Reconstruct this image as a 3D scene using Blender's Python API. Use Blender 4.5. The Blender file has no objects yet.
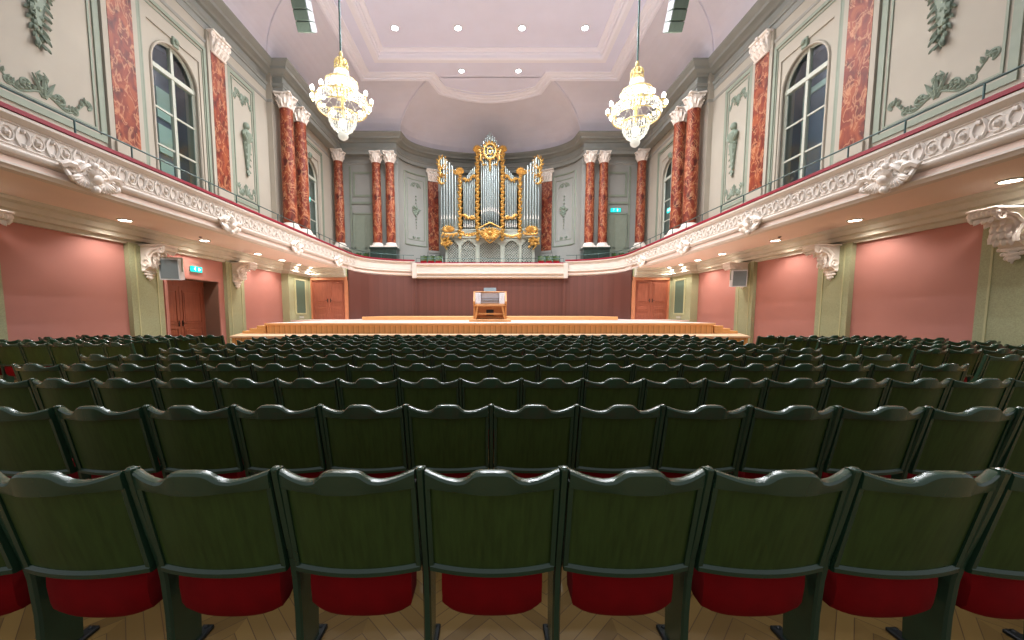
import bpy, math, random
from mathutils import Vector, Matrix
PI = math.pi
sc = bpy.context.scene
COL = sc.collection
rnd = random.Random(7)

# ------------------------------------------------------------------ materials
def lin(c):
    return tuple(((x/255)/12.92 if x/255 <= .04045 else ((x/255+.055)/1.055)**2.4) for x in c)
def mat(name, c, rough=.6, metal=0., spec=.5, var=0., scale=6., bump=0., bscale=60., emit=None, es=0., coat=0., c2=None, stretch=None):
    m = bpy.data.materials.new(name); m.use_nodes = True
    nt = m.node_tree; b = nt.nodes['Principled BSDF']
    b.inputs['Roughness'].default_value = rough; b.inputs['Metallic'].default_value = metal
    b.inputs['Specular IOR Level'].default_value = spec
    b.inputs['Coat Weight'].default_value = coat; b.inputs['Coat Roughness'].default_value = .25
    L = lin(c); b.inputs['Base Color'].default_value = (*L, 1)
    tc = nt.nodes.new('ShaderNodeTexCoord'); mp = nt.nodes.new('ShaderNodeMapping')
    nt.links.new(tc.outputs['Object'], mp.inputs[0])
    if stretch: mp.inputs['Scale'].default_value = stretch
    if var or c2:
        n = nt.nodes.new('ShaderNodeTexNoise'); n.inputs['Scale'].default_value = scale; n.inputs['Detail'].default_value = 5
        nt.links.new(mp.outputs[0], n.inputs['Vector'])
        r = nt.nodes.new('ShaderNodeValToRGB'); r.color_ramp.elements[0].position = .3; r.color_ramp.elements[1].position = .7
        A = L; Bc = lin(c2) if c2 else tuple(min(1, x*(1+var)) for x in L)
        if not c2: A = tuple(x*(1-var) for x in L)
        r.color_ramp.elements[0].color = (*A, 1); r.color_ramp.elements[1].color = (*Bc, 1)
        nt.links.new(n.outputs['Fac'], r.inputs[0]); nt.links.new(r.outputs[0], b.inputs['Base Color'])
    if bump:
        n = nt.nodes.new('ShaderNodeTexNoise'); n.inputs['Scale'].default_value = bscale; n.inputs['Detail'].default_value = 3
        nt.links.new(mp.outputs[0], n.inputs['Vector'])
        bp = nt.nodes.new('ShaderNodeBump'); bp.inputs['Strength'].default_value = bump; bp.inputs['Distance'].default_value = .02
        nt.links.new(n.outputs['Fac'], bp.inputs['Height']); nt.links.new(bp.outputs[0], b.inputs['Normal'])
    if emit:
        b.inputs['Emission Color'].default_value = (*lin(emit), 1); b.inputs['Emission Strength'].default_value = es
    return m

def marble_mat(name='red_marble'):
    m = mat(name, (150, 60, 30), rough=.45, spec=.3); nt = m.node_tree; b = nt.nodes['Principled BSDF']
    tc = nt.nodes.new('ShaderNodeTexCoord'); n1 = nt.nodes.new('ShaderNodeTexNoise'); n2 = nt.nodes.new('ShaderNodeTexNoise')
    mp = nt.nodes.new('ShaderNodeMapping'); mp.inputs['Rotation'].default_value = (.5, .6, .2); mp.inputs['Scale'].default_value = (1.3, 1.3, .8)
    nt.links.new(tc.outputs['Object'], mp.inputs[0])
    for n, s, d in ((n1, 2.4, 7), (n2, 3.0, 7)):
        n.inputs['Scale'].default_value = s; n.inputs['Detail'].default_value = d; n.inputs['Distortion'].default_value = .9
        nt.links.new(mp.outputs[0], n.inputs['Vector'])
    r = nt.nodes.new('ShaderNodeValToRGB'); e = r.color_ramp.elements
    e[0].position = .33; e[0].color = (*lin((74, 28, 20)), 1); e[1].position = .64; e[1].color = (*lin((148, 76, 46)), 1)
    x = e.new(.47); x.color = (*lin((118, 48, 32)), 1); x = e.new(.53); x.color = (*lin((128, 56, 36)), 1)
    nt.links.new(n1.outputs['Fac'], r.inputs[0])
    r2 = nt.nodes.new('ShaderNodeValToRGB'); e = r2.color_ramp.elements
    e[0].position = .50; e[0].color = (0, 0, 0, 1); e[1].position = .60; e[1].color = (0, 0, 0, 1); x = e.new(.55); x.color = (.5, .5, .5, 1)
    nt.links.new(n2.outputs['Fac'], r2.inputs[0])
    mx = nt.nodes.new('ShaderNodeMix'); mx.data_type = 'RGBA'
    nt.links.new(r2.outputs[0], mx.inputs['Factor']); nt.links.new(r.outputs[0], mx.inputs['A']); mx.inputs['B'].default_value = (*lin((214, 160, 118)), 1)
    nt.links.new(mx.outputs['Result'], b.inputs['Base Color'])
    return m

def parquet_mat():
    m = mat('oak_parquet', (170, 128, 84), rough=.42); nt = m.node_tree; b = nt.nodes['Principled BSDF']
    N = nt.nodes.new; Lk = nt.links.new
    tc = N('ShaderNodeTexCoord'); sx = N('ShaderNodeSeparateXYZ'); Lk(tc.outputs['Object'], sx.inputs[0])
    def mth(op, a, bb=None):
        k = N('ShaderNodeMath'); k.operation = op
        for i, q in enumerate((a, bb)):
            if q is None: continue
            if isinstance(q, (int, float)): k.inputs[i].default_value = q
            else: Lk(q, k.inputs[i])
        return k.outputs[0]
    pp = mth('PINGPONG', sx.outputs['X'], .3)
    t = mth('DIVIDE', mth('ADD', sx.outputs['Y'], pp), .09)
    fr = mth('FRACT', t); idd = mth('FLOOR', t); col = mth('FLOOR', mth('DIVIDE', sx.outputs['X'], .3))
    cmb = N('ShaderNodeCombineXYZ'); Lk(idd, cmb.inputs[0]); Lk(col, cmb.inputs[1])
    wn = N('ShaderNodeTexWhiteNoise'); Lk(cmb.outputs[0], wn.inputs['Vector'])
    r = N('ShaderNodeValToRGB'); r.color_ramp.elements[0].color = (*lin((120, 92, 44)), 1); r.color_ramp.elements[1].color = (*lin((150, 120, 64)), 1)
    Lk(wn.outputs['Value'], r.inputs[0])
    gap = mth('LESS_THAN', fr, .05)
    mx = N('ShaderNodeMix'); mx.data_type = 'RGBA'; Lk(gap, mx.inputs['Factor']); Lk(r.outputs[0], mx.inputs['A']); mx.inputs['B'].default_value = (*lin((84, 58, 34)), 1)
    Lk(mx.outputs['Result'], b.inputs['Base Color'])
    return m

def slat_mat(name, c, cd, w, axis='X', rough=.5):
    m = mat(name, c, rough=rough); nt = m.node_tree; b = nt.nodes['Principled BSDF']
    tc = nt.nodes.new('ShaderNodeTexCoord'); sx = nt.nodes.new('ShaderNodeSeparateXYZ'); nt.links.new(tc.outputs['Object'], sx.inputs[0])
    d = nt.nodes.new('ShaderNodeMath'); d.operation = 'DIVIDE'; nt.links.new(sx.outputs[axis], d.inputs[0]); d.inputs[1].default_value = w
    f = nt.nodes.new('ShaderNodeMath'); f.operation = 'FRACT'; nt.links.new(d.outputs[0], f.inputs[0])
    r = nt.nodes.new('ShaderNodeValToRGB'); r.color_ramp.interpolation = 'CONSTANT'
    e = r.color_ramp.elements; e[0].position = 0; e[0].color = (*lin(cd), 1); e[1].position = .12; e[1].color = (*lin(c), 1)
    x = e.new(.55); x.color = (*tuple(q*.9 for q in lin(c)), 1)
    nt.links.new(f.outputs[0], r.inputs[0]); nt.links.new(r.outputs[0], b.inputs['Base Color'])
    return m

def glass_mat():
    m = bpy.data.materials.new('window_glass'); m.use_nodes = True; nt = m.node_tree
    nt.nodes.clear(); o = nt.nodes.new('ShaderNodeOutputMaterial'); a = nt.nodes.new('ShaderNodeBsdfTransparent'); g = nt.nodes.new('ShaderNodeBsdfGlossy')
    a.inputs['Color'].default_value = (.75, .85, .86, 1); g.inputs['Roughness'].default_value = .08; g.inputs['Color'].default_value = (.85, .92, 1, 1)
    mx = nt.nodes.new('ShaderNodeMixShader'); fr = nt.nodes.new('ShaderNodeFresnel'); fr.inputs['IOR'].default_value = 1.35
    mx.inputs[0].default_value = .16; nt.links.new(a.outputs[0], mx.inputs[1]); nt.links.new(g.outputs[0], mx.inputs[2]); nt.links.new(mx.outputs[0], o.inputs[0])
    return m

M = dict(
 fore=mat('forestage_boards', (214, 176, 140), .45, var=.04, scale=3, stretch=(1, 8, 1)),
 sage=mat('sage_wall_paint', (166, 158, 144), .7, var=.03, scale=1.2),
 green=mat('grey_green_moulding', (132, 140, 124), .6, var=.05, scale=4),
 entab=mat('grey_green_cornice', (136, 138, 132), .65, var=.05, scale=2),
 relief=mat('grey_green_stucco', (124, 136, 120), .6),
 bay=mat('pale_bay_wall', (148, 148, 142), .7, var=.03, scale=1.5),
 ceil=mat('ceiling_paint', (224, 226, 248), .8, var=.02, scale=1),
 cove=mat('cove_paint', (214, 212, 224), .8, var=.03, scale=1),
 ceilmold=mat('ceiling_moulding', (236, 236, 248), .7),
 stucco=mat('white_stucco', (238, 228, 218), .55, bump=.25, bscale=30),
 parapet=mat('parapet_cream', (216, 206, 196), .55, var=.03, scale=3),
 soffit=mat('soffit_paint', (236, 214, 202), .7, var=.03, scale=1),
 beam=mat('beam_paint', (196, 190, 172), .6, var=.05, scale=3),
 red=mat('dusty_red_wall', (182, 122, 110), .75, var=.05, scale=.8, bump=.05),
 apse=slat_mat('mauve_fluted_panel', (100, 60, 52), (92, 54, 46), .5),
 olive=mat('olive_stipple', (158, 160, 124), .7, var=.14, scale=40),
 olived=mat('olive_fillet', (182, 180, 138), .7),
 grille=mat('green_grille', (84, 104, 86), .7, var=.15, scale=80),
 marble=marble_mat(),
 darkstone=mat('dark_green_stone', (44, 60, 54), .3, var=.3, scale=6),
 seat=mat('seat_green_paint', (38, 66, 48), .27, spec=.6, coat=.35, var=.12, scale=5),
 panel=mat('seat_panel_veneer', (54, 74, 32), .42, spec=.4, var=.25, scale=3, stretch=(14, 6, 1.2)),
 velvet=mat('dark_red_velvet', (124, 0, 6), .85, spec=.2, var=.12, scale=10),
 foot=mat('black_iron_foot', (22, 28, 30), .4),
 rail=mat('teal_steel', (58, 84, 82), .35, metal=.3),
 velrail=mat('crimson_rail', (138, 8, 36), .6),
 gold=mat('gilding', (206, 166, 96), .38, metal=.7, var=.22, scale=8),
 brass=mat('brass', (206, 184, 128), .42, metal=.6),
 pipe=mat('tin_pipe', (170, 180, 178), .34, metal=.85),
 organ=mat('organ_grey_paint', (158, 162, 150), .55, var=.03, scale=3),
 organin=mat('organ_dark_inside', (92, 100, 96), .8),
 lattice=mat('lattice_grey', (168, 172, 162), .6),
 door=mat('cherry_door', (150, 84, 62), .4, var=.14, scale=3, stretch=(6, 6, .8), coat=.2),
 doorf=mat('orange_wood_frame', (186, 120, 84), .45, var=.1, scale=3),
 doorrev=mat('brown_reveal', (124, 92, 76), .6),
 black=mat('black_metal', (20, 20, 22), .4),
 white=mat('white_frame', (178, 180, 166), .5),
 spk=mat('speaker_white', (214, 218, 222), .5),
 mesh=mat('speaker_mesh', (112, 124, 128), .6, var=.25, scale=120),
 arr=mat('array_green_grey', (104, 120, 108), .5),
 arrw=mat('array_side_speckle', (168, 168, 176), .6, var=.45, scale=26),
 stage=mat('stage_floor', (226, 206, 196), .38, var=.03, scale=2, stretch=(1, 8, 1)),
 slat=slat_mat('stage_slats', (222, 168, 104), (176, 122, 68), .2),
 slat2=mat('stage_wood', (222, 166, 108), .45, var=.06, scale=4),
 stair=mat('tan_wood', (214, 160, 96), .45, var=.06, scale=4),
 console=mat('console_oak', (206, 142, 80), .45, var=.1, scale=5),
 consw=mat('console_panel', (226, 222, 226), .35),
 floor=parquet_mat(),
 glass=glass_mat(),
 night=mat('night_recess', (72, 90, 108), .6),
 sash=mat('outer_sash', (176, 200, 186), .6),
 crystal=mat('crystal_added_glow', (188, 190, 182), .15, emit=(255, 251, 236), es=.4),  # faint glow added to the cut glass, which is no lamp itself
 bulb=mat('bulb', (255, 255, 250), .3, emit=(255, 250, 238), es=2.6),
 lamp=mat('lamp_disc', (255, 255, 255), .3, emit=(240, 246, 255), es=14),
 lampw=mat('warm_lamp_disc', (255, 255, 255), .3, emit=(255, 246, 232), es=14),
 exitg=mat('exit_green', (0, 190, 180), .4, emit=(0, 200, 190), es=1.3),
 exitw=mat('exit_white', (240, 255, 250), .4, emit=(235, 255, 250), es=2.0),
)

# ------------------------------------------------------------------ mesh collector
class B:
    def __init__(s, mp=None): s.v = []; s.f = []; s.mp = mp
    def add(s, vs, fs):
        o = len(s.v)
        s.v += [Vector(s.mp(*p)) if s.mp else Vector(p) for p in vs]
        s.f += [tuple(i+o for i in f) for f in fs]
        return s
    def box(s, x0, x1, y0, y1, z0, z1):
        return s.add([(x, y, z) for x in (x0, x1) for y in (y0, y1) for z in (z0, z1)],
              [(0, 1, 3, 2), (4, 6, 7, 5), (0, 4, 5, 1), (2, 3, 7, 6), (0, 2, 6, 4), (1, 5, 7, 3)])
    def bbox(s, x0, x1, y0, y1, z0, z1, c=.01):      # chamfered box (both z ends and the upright edges)
        pts = []
        def ring(ix, z): return [(x0+ix, y0+c+ix*0, z), (x0+c+ix, y0+ix, z), (x1-c-ix, y0+ix, z), (x1-ix, y0+c, z), (x1-ix, y1-c, z), (x1-c-ix, y1-ix, z), (x0+c+ix, y1-ix, z), (x0+ix, y1-c, z)]
        for ix, z in ((c, z0), (0, z0+c), (0, z1-c), (c, z1)): pts += ring(ix, z)
        fs = [tuple(range(7, -1, -1)), tuple(range(24, 32))]
        for k in range(3):
            for i in range(8): fs.append((k*8+i, k*8+(i+1) % 8, k*8+8+(i+1) % 8, k*8+8+i))
        return s.add(pts, fs)
    def quad(s, a, b, c, d): return s.add([a, b, c, d], [(0, 1, 2, 3)])
    def lathe(s, prof, n=20, c=(0, 0, 0), caps=True):
        vs = []; fs = []
        for r, z in prof:
            for i in range(n): a = 2*PI*i/n; vs.append((c[0]+r*math.cos(a), c[1]+r*math.sin(a), c[2]+z))
        for k in range(len(prof)-1):
            for i in range(n): fs.append((k*n+i, k*n+(i+1) % n, k*n+n+(i+1) % n, k*n+n+i))
        if caps: fs.append(tuple(range(n-1, -1, -1))); fs.append(tuple((len(prof)-1)*n+i for i in range(n)))
        return s.add(vs, fs)
    def tube(s, path, rad, n=8, flat=1., closed=False):
        P = [Vector(p) for p in path]; R = rad if isinstance(rad, (list, tuple)) else [rad]*len(P)
        vs = []; fs = []; m = len(P)
        up = Vector((0, 0, 1)); prev = None
        for i, p in enumerate(P):
            if closed: t = P[(i+1) % m]-P[i-1]
            else: t = P[min(i+1, m-1)]-P[max(i-1, 0)]
            t = t.normalized() if t.length > 1e-9 else Vector((0, 0, 1))
            if prev is None:
                a = Vector((0, 0, 1)) if abs(t.z) < .9 else Vector((1, 0, 0))
                nrm = t.cross(a).normalized()
            else:
                nrm = prev - t*prev.dot(t)
                nrm = nrm.normalized() if nrm.length > 1e-6 else t.orthogonal().normalized()
            prev = nrm; bi = t.cross(nrm)
            for k in range(n):
                a = 2*PI*k/n; vs.append(tuple(p+nrm*math.cos(a)*R[i]+bi*math.sin(a)*R[i]*flat))
        for i in range(m if closed else m-1):
            j = (i+1) % m
            for k in range(n): fs.append((i*n+k, i*n+(k+1) % n, j*n+(k+1) % n, j*n+k))
        if not closed: fs.append(tuple(range(n-1, -1, -1))); fs.append(tuple((m-1)*n+k for k in range(n)))
        return s.add(vs, fs)
    def ball(s, c, r, n=8, m=6, sc=(1, 1, 1)):
        vs = [(c[0], c[1], c[2]-r*sc[2])]; fs = []
        for j in range(1, m):
            t = PI*j/m
            for i in range(n): a = 2*PI*i/n; vs.append((c[0]+r*sc[0]*math.sin(t)*math.cos(a), c[1]+r*sc[1]*math.sin(t)*math.sin(a), c[2]-r*sc[2]*math.cos(t)))
        vs.append((c[0], c[1], c[2]+r*sc[2])); e = len(vs)-1
        for i in range(n):
            fs.append((0, 1+(i+1) % n, 1+i)); fs.append((e, 1+(m-2)*n+i, 1+(m-2)*n+(i+1) % n))
            for j in range(m-2): fs.append((1+j*n+i, 1+j*n+(i+1) % n, 1+j*n+n+(i+1) % n, 1+j*n+n+i))
        return s.add(vs, fs)
    def prism(s, poly, a0, a1, ax='x'):              # polygon extruded along an axis
        def P(u, v, a): return {'x': (a, u, v), 'y': (u, a, v), 'z': (u, v, a)}[ax]
        n = len(poly); vs = [P(u, v, a0) for u, v in poly]+[P(u, v, a1) for u, v in poly]
        fs = [tuple(range(n-1, -1, -1)), tuple(range(n, 2*n))]+[(i, (i+1) % n, n+(i+1) % n, n+i) for i in range(n)]
        return s.add(vs, fs)
    def sweep(s, path, prof, closed=False, wrap=False, caps=True):   # horizontal path, profile of (inward offset, z)
        m = len(path); vs = []; fs = []; k = len(prof)
        def nr(a, b):
            dx, dy = b[0]-a[0], b[1]-a[1]; l = math.hypot(dx, dy) or 1; return (dy/l, -dx/l)
        for i, p in enumerate(path):
            ns = []
            if i > 0 or closed: ns.append(nr(path[i-1], p))
            if i < m-1 or closed: ns.append(nr(p, path[(i+1) % m]))
            if len(ns) == 2:
                d = 1+ns[0][0]*ns[1][0]+ns[0][1]*ns[1][1]; d = max(d, .25)
                nn = ((ns[0][0]+ns[1][0])/d, (ns[0][1]+ns[1][1])/d)
            else: nn = ns[0]
            for o, z in prof: vs.append((p[0]+nn[0]*o, p[1]+nn[1]*o, z))
        for i in range(m if closed else m-1):
            j = (i+1) % m
            for q in range(k if wrap else k-1):
                r = (q+1) % k; fs.append((i*k+q, i*k+r, j*k+r, j*k+q))
        if wrap and caps and not closed: fs.append(tuple(range(k))); fs.append(tuple((m-1)*k+q for q in range(k-1, -1, -1)))
        return s.add(vs, fs)
    def leaf(s, base, tip, w, lift, nrm, curl=0.):   # a folded blade with a raised midrib
        b0 = Vector(base); t = Vector(tip); d = t-b0; n = Vector(nrm).normalized(); side = d.cross(n).normalized()
        vs = []; fs = []; K = 5
        for i in range(K+1):
            u = i/K; ww = w*math.sin(PI*min(1, .12+.88*u))**.8*(1 if i < K else 0)+.002
            c = b0+d*u+n*(lift*math.sin(PI*u*.9)+curl*u*u)
            vs += [tuple(c-side*ww-n*lift*.35), tuple(c+n*lift*.4), tuple(c+side*ww-n*lift*.35)]
        for i in range(K):
            a = i*3; fs += [(a, a+1, a+4, a+3), (a+1, a+2, a+5, a+4), (a, a+3, a+5, a+2)]
        return s.add(vs, fs)
    def build(s, name, m, parent=None, smooth=False, loc=None):
        me = bpy.data.meshes.new(name); me.from_pydata([tuple(v) for v in s.v], [], s.f); me.materials.append(M[m] if isinstance(m, str) else m)
        me.validate(); me.update()
        if smooth:
            for p in me.polygons: p.use_smooth = True
            try: me.set_sharp_from_angle(angle=math.radians(38))
            except Exception: pass
        o = bpy.data.objects.new(name, me); COL.objects.link(o)
        if parent: o.parent = parent
        if loc: o.location = loc
        return o

def thing(name, label, cat, loc=(0, 0, 0), rz=0., group=None):
    o = bpy.data.objects.new(name, None); COL.objects.link(o); o.location = loc; o.rotation_euler = (0, 0, rz); o.empty_display_size = .1
    o['label'] = label; o['category'] = cat
    if group: o['group'] = group
    return o
def tag(o, label, cat, group=None):
    o['label'] = label; o['category'] = cat
    if group: o['group'] = group
    return o
def struct(o, label=None, cat='building'):
    o['kind'] = 'structure'
    if label: o['label'] = label
    o['category'] = cat
    return o
def children_of(o): return [c for c in o.children]
def dup(o, loc, rz=None, label=None, parent=None):
    c = o.copy(); COL.objects.link(c)
    if parent: c.parent = parent
    else:
        c.location = loc
        if rz is not None: c.rotation_euler = (0, 0, rz)
        if label: c['label'] = label
    for ch in list(o.children): dup(ch, None, None, None, c)
    return c
ORD = 'first second third fourth fifth sixth seventh eighth ninth tenth eleventh twelfth thirteenth fourteenth fifteenth sixteenth seventeenth eighteenth nineteenth twentieth twenty-first'.split()
SIDE = {-1: 'left', 1: 'right'}

# ------------------------------------------------------------------ camera
cam = bpy.data.cameras.new('camera'); co = bpy.data.objects.new('camera', cam); COL.objects.link(co)
PITCH = math.radians(4.6); F = 370.; cam.sensor_width = 36; cam.lens = F/1024*36
co.location = (0, 0, 1.5); co.rotation_euler = (PI/2-PITCH, 0, 0)
cam.shift_x = (512-490)/1024; cam.shift_y = (313+F*math.tan(PITCH)-320)/1024
cam.clip_start = .05; cam.clip_end = 200
sc.camera = co
def proj(x, y, z):
    z -= 1.5; d = y*math.cos(PITCH)-z*math.sin(PITCH)
    return 490+F*x/d, 313+F*math.tan(PITCH)-F*(y*math.sin(PITCH)+z*math.cos(PITCH))/d

# ------------------------------------------------------------------ the shell
Y0 = 3.0                                            # rear of the hall left off so world light can fill in
def arc(cx, cy, a, b, t0, t1, n): return [(cx+a*math.cos(t0+(t1-t0)*i/n), cy+b*math.sin(t0+(t1-t0)*i/n)) for i in range(n+1)]
APX = 6.45; APY = 26.35
def apse_pts(n=28, a=APX, y=26.8, b=3.4): return arc(0, y, a, b, PI, 0, n)
def wall_holes(x, y0, y1, z0, z1, holes, th, name, m):   # side wall at |X|=x with rectangular openings, a real thickness
    s = 1 if x > 0 else -1
    ys = sorted({y0, y1} | {h[0] for h in holes} | {h[1] for h in holes}); zs = sorted({z0, z1} | {h[2] for h in holes} | {h[3] for h in holes})
    b = B()
    for i in range(len(ys)-1):
        for j in range(len(zs)-1):
            ym, zm = (ys[i]+ys[i+1])/2, (zs[j]+zs[j+1])/2
            if any(h[0] < ym < h[1] and h[2] < zm < h[3] for h in holes): continue
            b.box(min(x, x+s*th), max(x, x+s*th), ys[i], ys[i+1], zs[j], zs[j+1])
    return struct(b.build(name, m))

fl = B().box(-11.2, 11.2, -2.5, 30.5, -.12, 0).build('floor', 'floor'); struct(fl, cat='floor')
WIN = [(12.62, 14.78, 4.25, 10.95), (21.85, 24.0, 4.25, 10.95)]
for s in (-1, 1):
    n = SIDE[s]
    wall_holes(11*s, Y0, 19.1, 4.1, 14.0, WIN[:1], .6, 'wall_'+n+'_upper', 'sage')
    wall_holes(10.75*s, 19.1, 26.8, 4.1, 14.0, WIN[1:], .6, 'wall_'+n+'_stage_upper', 'sage')
    wall_holes(11*s, Y0, 22.2, 0, 4.1, [(12.7, 15.1, 0, 2.75)] if s < 0 else [], .6, 'wall_'+n, 'red')
# upper stage wall: two frontal bays and the apse
for s in (-1, 1):
    b = B().box(min(s*6.45, s*11.6), max(s*6.45, s*11.6), 26.8, 27.2, 4.1, 14)
    struct(b.build('wall_back_'+SIDE[s], 'bay'))
b = B(); b.sweep(apse_pts(36), [(0, 4.1), (0, 14), (-.3, 14), (-.3, 4.1)], wrap=True); struct(b.build('wall_apse', 'bay', smooth=True))

# lower walls of the stage: door bays, mauve curved panels, the centre panel
PAR = [(-8.5, Y0), (-8.5, 12), (-8.5, 20.8), (-8.5, 22.5), (-8.42, 23.4), (-8.15, 24.2), (-7.75, 24.75), (-7.25, 25.15), (-6.6, 25.5), (-5.9, 25.75), (-5.2, 25.9)]
def mir(P): return [(-x, y) for x, y in reversed(P)]
for s in (-1, 1):
    P = [(-8.38, 21.95), (-8.38, 22.6)]+[(x+.12, y+.12) for x, y in PAR[4:]]
    if s < 0: path = P
    else: path = mir(P)
    b = B(); b.sweep(path, [(0, .9), (0, 4.05), (-.15, 4.05), (-.15, .9)], wrap=True)
    struct(b.build('wall_stage_'+SIDE[s], 'apse', smooth=True))
    b = B()                                       # wall around the stage door
    for x0, x1, z0, z1 in ((8.38, 8.5, .9, 4.1), (10.46, 11, .9, 4.1), (8.5, 10.46, 3.45, 4.1)):
        b.box(min(s*x0, s*x1), max(s*x0, s*x1), 21.9, 22.15, z0, z1)
    struct(b.build('wall_door_bay_'+SIDE[s], 'olive'))
b = B().box(-5.25, 5.25, 26.12, 26.4, .9, 4.0); b.box(-5.32, -5.18, 25.95, 26.3, .9, 3.95); b.box(5.18, 5.32, 25.95, 26.3, .9, 3.95)
struct(b.build('wall_stage_centre', 'apse'))

# balcony slab and soffit
b = B()
for s in (-1, 1): b.box(min(s*8.55, s*11), max(s*8.55, s*11), Y0, 22.4, 4.1, 4.28)
inner = [(-8.4, 22.4)]+PAR[4:]+mir(PAR[4:])+[(8.4, 22.4)]
poly = [(x, y+.05) for x, y in inner]+[(11, 22.4), (11, 26.8), (6.45, 26.8)]+list(reversed(apse_pts(16)))+[(-11, 26.8), (-11, 22.4)]
b.prism(poly, 4.1, 4.28, 'z'); struct(b.build('balcony_slab_floor', 'soffit'), cat='balcony floor')

# parapet: profile is (offset towards the hall, z)
PP = [(-.12, 4.28), (-.3, 4.1), (-.25, 4.06), (-.06, 4.06), (-.04, 4.1), (.0, 4.13), (.0, 4.17), (-.1, 4.2), (-.12, 4.26), (-.06, 4.31), (.03, 4.33), (.06, 4.37), (.06, 4.40), (.0, 4.42), (-.03, 4.45), (-.03, 4.9), (.0, 4.92), (.03, 4.95), (.08, 4.98), (.08, 5.03), (.05, 5.05), (-.2, 5.05), (-.2, 4.28)]
def relief_band(b, path, off, z0, z1, pitch, ymax=99):        # low strapwork relief: rings, C scrolls and leaf drops along the frieze
    L = []
    for i in range(len(path)-1): L.append(math.dist(path[i], path[i+1]))
    tot = sum(L); n = int(tot/pitch); zc = (z0+z1)/2; h = (z1-z0)/2
    def at(d):
        for i, l in enumerate(L):
            if d <= l or i == len(L)-1:
                t = d/l; a, c = path[i], path[i+1]; tx, ty = (c[0]-a[0])/l, (c[1]-a[1])/l
                return (a[0]+tx*d, a[1]+ty*d), (ty, -tx)
            d -= l
    def P(d, z, o=0.):
        p, nn = at(max(0, min(tot-1e-4, d))); return (p[0]+nn[0]*(off+o), p[1]+nn[1]*(off+o), z)
    for k in range(n):
        c = (k+.5)*pitch; r = h*.6; near = P(c, 0)[1] < 17
        if P(c, 0)[1] > ymax: continue
        S = 10 if near else 6
        if k % 2 == 0:
            b.tube([P(c+r*.8*math.cos(2*PI*j/S), zc+r*math.sin(2*PI*j/S)) for j in range(S)], .02, 5, closed=True)
            b.ball(P(c, zc, .01), .055, 6, 4)
            b.tube([P(c-.03, zc+r*.55), P(c, zc+r*.2), P(c+.03, zc-r*.6)], [.012, .03, .012], 5)
        else:
            for q in (-1, 1):
                b.tube([P(c+q*(.03+.07*math.sin(PI*j/6)), zc+h*.8-1.6*h*j/6) for j in range(7 if near else 4)], [.02, .03, .035, .026, .035, .03, .02][:7 if near else 4], 5)
            b.ball(P(c, zc+h*.55, .01), .045, 5, 4); b.ball(P(c, zc-h*.6, .01), .04, 5, 4)
    b.tube([P(tot*j/40, z0+.035) for j in range(41)], .016, 4); b.tube([P(tot*j/40, z1-.03) for j in range(41)], .016, 4)
for s in (-1, 1):
    path = PAR if s < 0 else mir(PAR)
    b = B(); b.sweep(path, PP, wrap=True)
    relief_band(b, path, -.025, 4.46, 4.9, .23, 23.5)
    struct(b.build('trim_balcony_parapet_'+SIDE[s], 'parapet', smooth=True), 'cream balcony parapet with scroll frieze along the %s side' % SIDE[s], 'parapet')
    b = B(); b.sweep(path, [(-.16, 5.05), (-.17, 5.12), (-.12, 5.155), (.04, 5.155), (.1, 5.12), (.1, 5.05)], wrap=True)
    tag(b.build('velvet_rail', 'velrail', smooth=True), 'crimson padded rail on top of the %s balcony parapet' % SIDE[s], 'rail')
b = B(); cpath = [(-5.2, 25.82), (5.2, 25.82)]
b.sweep(cpath, [(o, z-.16) for o, z in PP], wrap=True); 
for q in (-1, 1): b.box(min(q*5.05, q*5.35), max(q*5.05, q*5.35), 25.7, 26.0, 3.9, 4.93)
relief_band(b, cpath, -.025, 4.3, 4.74, .3, 0)
struct(b.build('trim_balcony_parapet_centre', 'parapet', smooth=True), 'cream parapet below the organ', 'parapet')
b = B(); b.sweep(cpath, [(-.16, 4.89), (-.12, 4.97), (.0, 4.97), (.05, 4.93), (.05, 4.89)], wrap=True)
tag(b.build('velvet_rail', 'velrail', smooth=True), 'dark crimson rail on the parapet in front of the organ', 'rail')

# beam under the balcony, door entablature
for s in (-1, 1):
    path = [(-11, Y0), (-11, 19.7), (-10.62, 19.7), (-10.62, 21.9), (-8.45, 21.9)]
    prof = [(0, 3.58), (.1, 3.58), (.1, 3.68), (.24, 3.7), (.24, 3.8), (.3, 3.84), (.3, 3.97), (.38, 4.02), (.4, 4.1), (0, 4.1)]
    b = B(); b.sweep(path if s < 0 else mir(path), prof, wrap=True)
    struct(b.build('trim_balcony_beam_'+SIDE[s], 'beam'))
    b = B(); b.box(min(s*10.99, s*11.0), max(s*10.985, s*11.0), Y0, 19.7, 0, .2) ; struct(b.build('baseboard_'+SIDE[s], 'doorrev'))

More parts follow.
